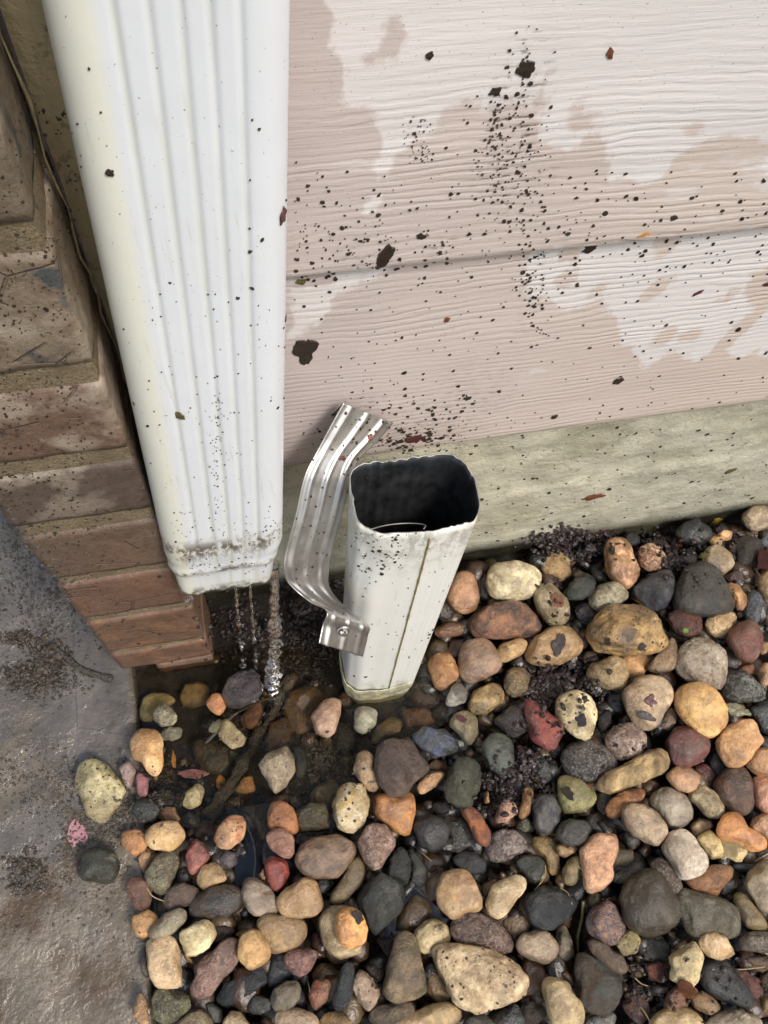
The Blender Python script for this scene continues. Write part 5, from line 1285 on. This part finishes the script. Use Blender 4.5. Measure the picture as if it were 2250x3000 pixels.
# ---------------------------------------------------------------- twigs, straws
def twig(name, pxs, r0, r1, mat, label, cat='twig', lift=.5, seg=9, rough=.5, m=6):
    pts = []
    for i, (x, y) in enumerate(pxs):
        loc, nrm, ob = drop(x, y); pts.append(loc+Vector((0, 0, 1))*(r0+(r1-r0)*i/(len(pxs)-1))*lift)
    # a stiff stick: keep it above what it crosses
    for _ in range(2):
        for i in range(1, len(pts)-1): pts[i] = Vector((pts[i].x, pts[i].y, max(pts[i].z, (pts[i-1].z+pts[i+1].z)/2)))
    pth = smooth_path(pts, m); n_ = len(pth)
    o = tube(name, pth, [r0+(r1-r0)*i/(n_-1) for i in range(n_)], mat, seg, rough, len(pxs))
    tag(o, label, cat); return o
twig('twig', [(822, 2010), (800, 2090), (762, 2160), (725, 2220), (690, 2290), (650, 2345), (612, 2395)],   .0046, .0056, M_BARK, 'thick dark bark-covered twig lying in the puddle', 'twig', 1.0, 14, 1.1, 10)
twig('twig', [(150, 1885), (205, 1935), (260, 1970), (330, 1992)], .0022, .0035, M_BARK, 'thin dark twig lying on the driveway toward the bricks')
twig('twig', [(60, 1850), (95, 1905), (130, 1950)], .0018, .0024, M_BARK, 'short dark twig beside the leaf litter on the driveway')
twig('twig', [(800, 2040), (700, 2100), (630, 2150), (600, 2180)], .0010, .0014, M_BARK, 'thin dark stem crossing above the orange pebble')
twig('plant_stalk', [(1700, 2640), (1688, 2690), (1682, 2740), (1688, 2790)], .0016, .0012, LEAF['olive'], 'upright curved brown stalk standing between stones', 'stalk', 5)
twig('straw', [(2085, 2840), (2160, 2838), (2240, 2832)], .0005, .0004, LEAF['straw'], 'pale straw lying across the large smooth black stone', 'straw')
twig('straw', [(1840, 2840), (1870, 2878), (1905, 2890)], .0006, .0005, LEAF['straw'], 'forked pale straw near bottom right corner', 'straw')
twig('straw', [(1597, 2535), (1588, 2570), (1566, 2608)], .0005, .0004, LEAF['straw'], 'pale curved straw beside the dark green stone', 'straw')
twig('straw', [(1690, 2535), (1700, 2570), (1715, 2602)], .0005, .0004, LEAF['straw'], 'thin straw leaning on the tall peach stone', 'straw')
twig('straw', [(1215, 2480), (1255, 2515), (1290, 2550)], .0004, .0003, LEAF['straw'], 'thin straw beside the round black stone', 'straw')
twig('straw', [(898, 2865), (908, 2905), (910, 2945)], .0004, .0004, LEAF['straw'], 'hairlike straw near the slate grey teardrop stone', 'straw')
twig('straw', [(2210, 2525), (2235, 2508), (2250, 2500)], .0008, .0007, LEAF['straw'], 'pale stalk at right edge above the grey stone', 'straw')
twig('straw', [(1840, 2920), (1880, 2955), (1905, 2995)], .0005, .0004, LEAF['straw'], 'straw slanting down over the lower right brown stone', 'straw')
twig('straw', [(1640, 2600), (1662, 2618), (1676, 2650)], .0004, .0004, LEAF['straw'], 'short straw on the big black shiny angular stone', 'straw')
twig('straw', [(430, 2600), (460, 2628), (480, 2640)], .0004, .0004, LEAF['straw'], 'short straw left of the large dark wet oval stone', 'straw')
# ---------------------------------------------------------------- black plastic liner showing in two gaps
def liner(poly, z, amp, label):
    pts = [P(a, b, 2, z) for a, b in poly]; x0, x1 = min(p.x for p in pts), max(p.x for p in pts); y0, y1 = min(p.y for p in pts), max(p.y for p in pts)
    N_ = 34; V = []
    for j in range(N_):
        for i in range(N_):
            x = x0+(x1-x0)*i/(N_-1); y = y0+(y1-y0)*j/(N_-1)
            f = noise.noise(Vector((x*22, y*14, 3))); V.append((x, y, z+amp*(1-2*abs(f))**3+amp*.3*noise.noise(Vector((x*60, y*50, 9)))))
    Fc = [(j*N_+i, j*N_+i+1, (j+1)*N_+i+1, (j+1)*N_+i) for j in range(N_-1) for i in range(N_-1)]
    o = mesh_obj('plastic_liner', V, Fc, M_LINER); tag(o, label, 'plastic sheet', 'pieces of weed liner showing'); return o
liner([(690, 2370), (840, 2370), (830, 2570), (690, 2570)], -.016, .005, 'black plastic liner fold in the gap below the twig')
liner([(1130, 2560), (1300, 2560), (1310, 2720), (1110, 2740)], -.018, .005, 'black plastic liner in the gap left of the plump tan stone')
# ---------------------------------------------------------------- falling water
def stream(top, bot, r, label, n_=70, seed=0, braid=1, brk=.45, sep=.003):
    V = []; Fc = []; rnd = random.Random(seed)
    for b_ in range(braid):
        ph = b_*math.pi*2/braid+seed
        prev = False
        for i in range(n_):
            t = i/(n_-1); c = top.lerp(bot, t)
            c = c+Vector((sep*(t+.15)*math.sin(ph+t*15)*(braid > 1), sep*.6*math.cos(ph+t*13)*(braid > 1), 0))+Vector((.0006*noise.noise(Vector((t*14, seed, b_))), 0, 0))
            bulge = noise.noise(Vector((t*30, seed*3.3, b_*7.7)))
            rr = r*(.55+.25*t+(.95*t+.05)*bulge*1.7)
            if t > brk and bulge < -.2: rr = 0
            ok = rr > r*.12
            if ok:
                base = len(V); sg = 12
                for k in range(sg):
                    a = 2*math.pi*k/sg; w_ = 1+.45*t*noise.noise(Vector((math.cos(a)*1.2+seed, math.sin(a)*1.2+b_*4, t*45)))
                    V.append(c+Vector((math.cos(a)*rr*w_, math.sin(a)*rr*w_, 0)))
                if prev: Fc += [(base-sg+k, base-sg+(k+1) % sg, base+(k+1) % sg, base+k) for k in range(sg)]
                else: V.append(c+Vector((0, 0, rr*.8))); Fc += [(base+(k+1) % sg, base+k, base+sg) for k in range(sg)]; V[-1:] = V[-1:]
                if not prev:
                    # rotate so the ring is last
                    tip = V.pop(); ringv = V[base:base+sg]; V[base:] = [tip]+ringv
                    Fc = [f for f in Fc if base+sg not in f]
                    Fc += [(base, base+1+k, base+1+(k+1) % sg) for k in range(sg)]
            elif prev:
                sg = 12; base = len(V); V.append(lastc-Vector((0, 0, lastr*.8))); Fc += [(base-sg+k, base-sg+(k+1) % sg, base) for k in range(sg)]
            if ok: lastc, lastr = c, rr
            prev = ok
        if prev: sg = 12; Fc.append(tuple(len(V)-sg+k for k in range(sg)))
    for _ in range(int(16*braid)):
        t = rnd.uniform(.35, 1); c = top.lerp(bot, t)+Vector((rnd.gauss(0, .003), rnd.gauss(0, .002), 0)); s = rnd.uniform(.0005, .0013)
        b = len(V); vv, ff = v2, f2
        V += [c+Vector((v.x*s, v.y*s, v.z*s*1.6)) for v in vv]; Fc += [tuple(b+i for i in f) for f in ff]
    o = mesh_obj('water_stream', V, Fc, M_WATER); tag(o, label, 'water stream', 'streams of water falling from the downspout'); return o
def gp(x, y, z): return P(x, y, 2, z)
stream(P(806, 1650, 1, .226), P(803, 2015, 2, -.006), .0042, 'thickest braided water stream at right corner of downspout', 90, 1, 3, .5, .0030)
stream(P(732, 1700, 1, .228), P(752, 1960, 2, .010), .0018, 'thin middle water stream breaking into drops', 70, 5, 1, .25)
stream(P(689, 1700, 1, .228), P(712, 1952, 2, .010), .0018, 'thin left water stream breaking into drops', 70, 9, 1, .22)
V = []; 
c0 = P(553, 1755, 1, .220); V = [c0+Vector((v.x*.0032, v.y*.0028, v.z*.0034-.001)) for v in v2]
o = mesh_obj('water_drop', V, f2, M_WATER); tag(o, 'single water drop hanging from left corner of the downspout', 'water drop')
# splash beads on the rock where the water lands
V = []; Fc = []
for _ in range(90):
    x, y = G(765, 50), G(1990, 40); loc, nrm, ob = drop(x, y)
    if ob is None or 'stream' in ob.name: continue
    s = U(.0006, .0022); b = len(V); V += [loc+nrm*s*.3+Vector((v.x*s, v.y*s, v.z*s*.7)) for v in v2]; Fc += [tuple(b+i for i in f) for f in f2]
tag(mesh_obj('splash_beads', V, Fc, M_WATER), 'beads of splashing water on the dark purple rock', 'water splash', kind='stuff')
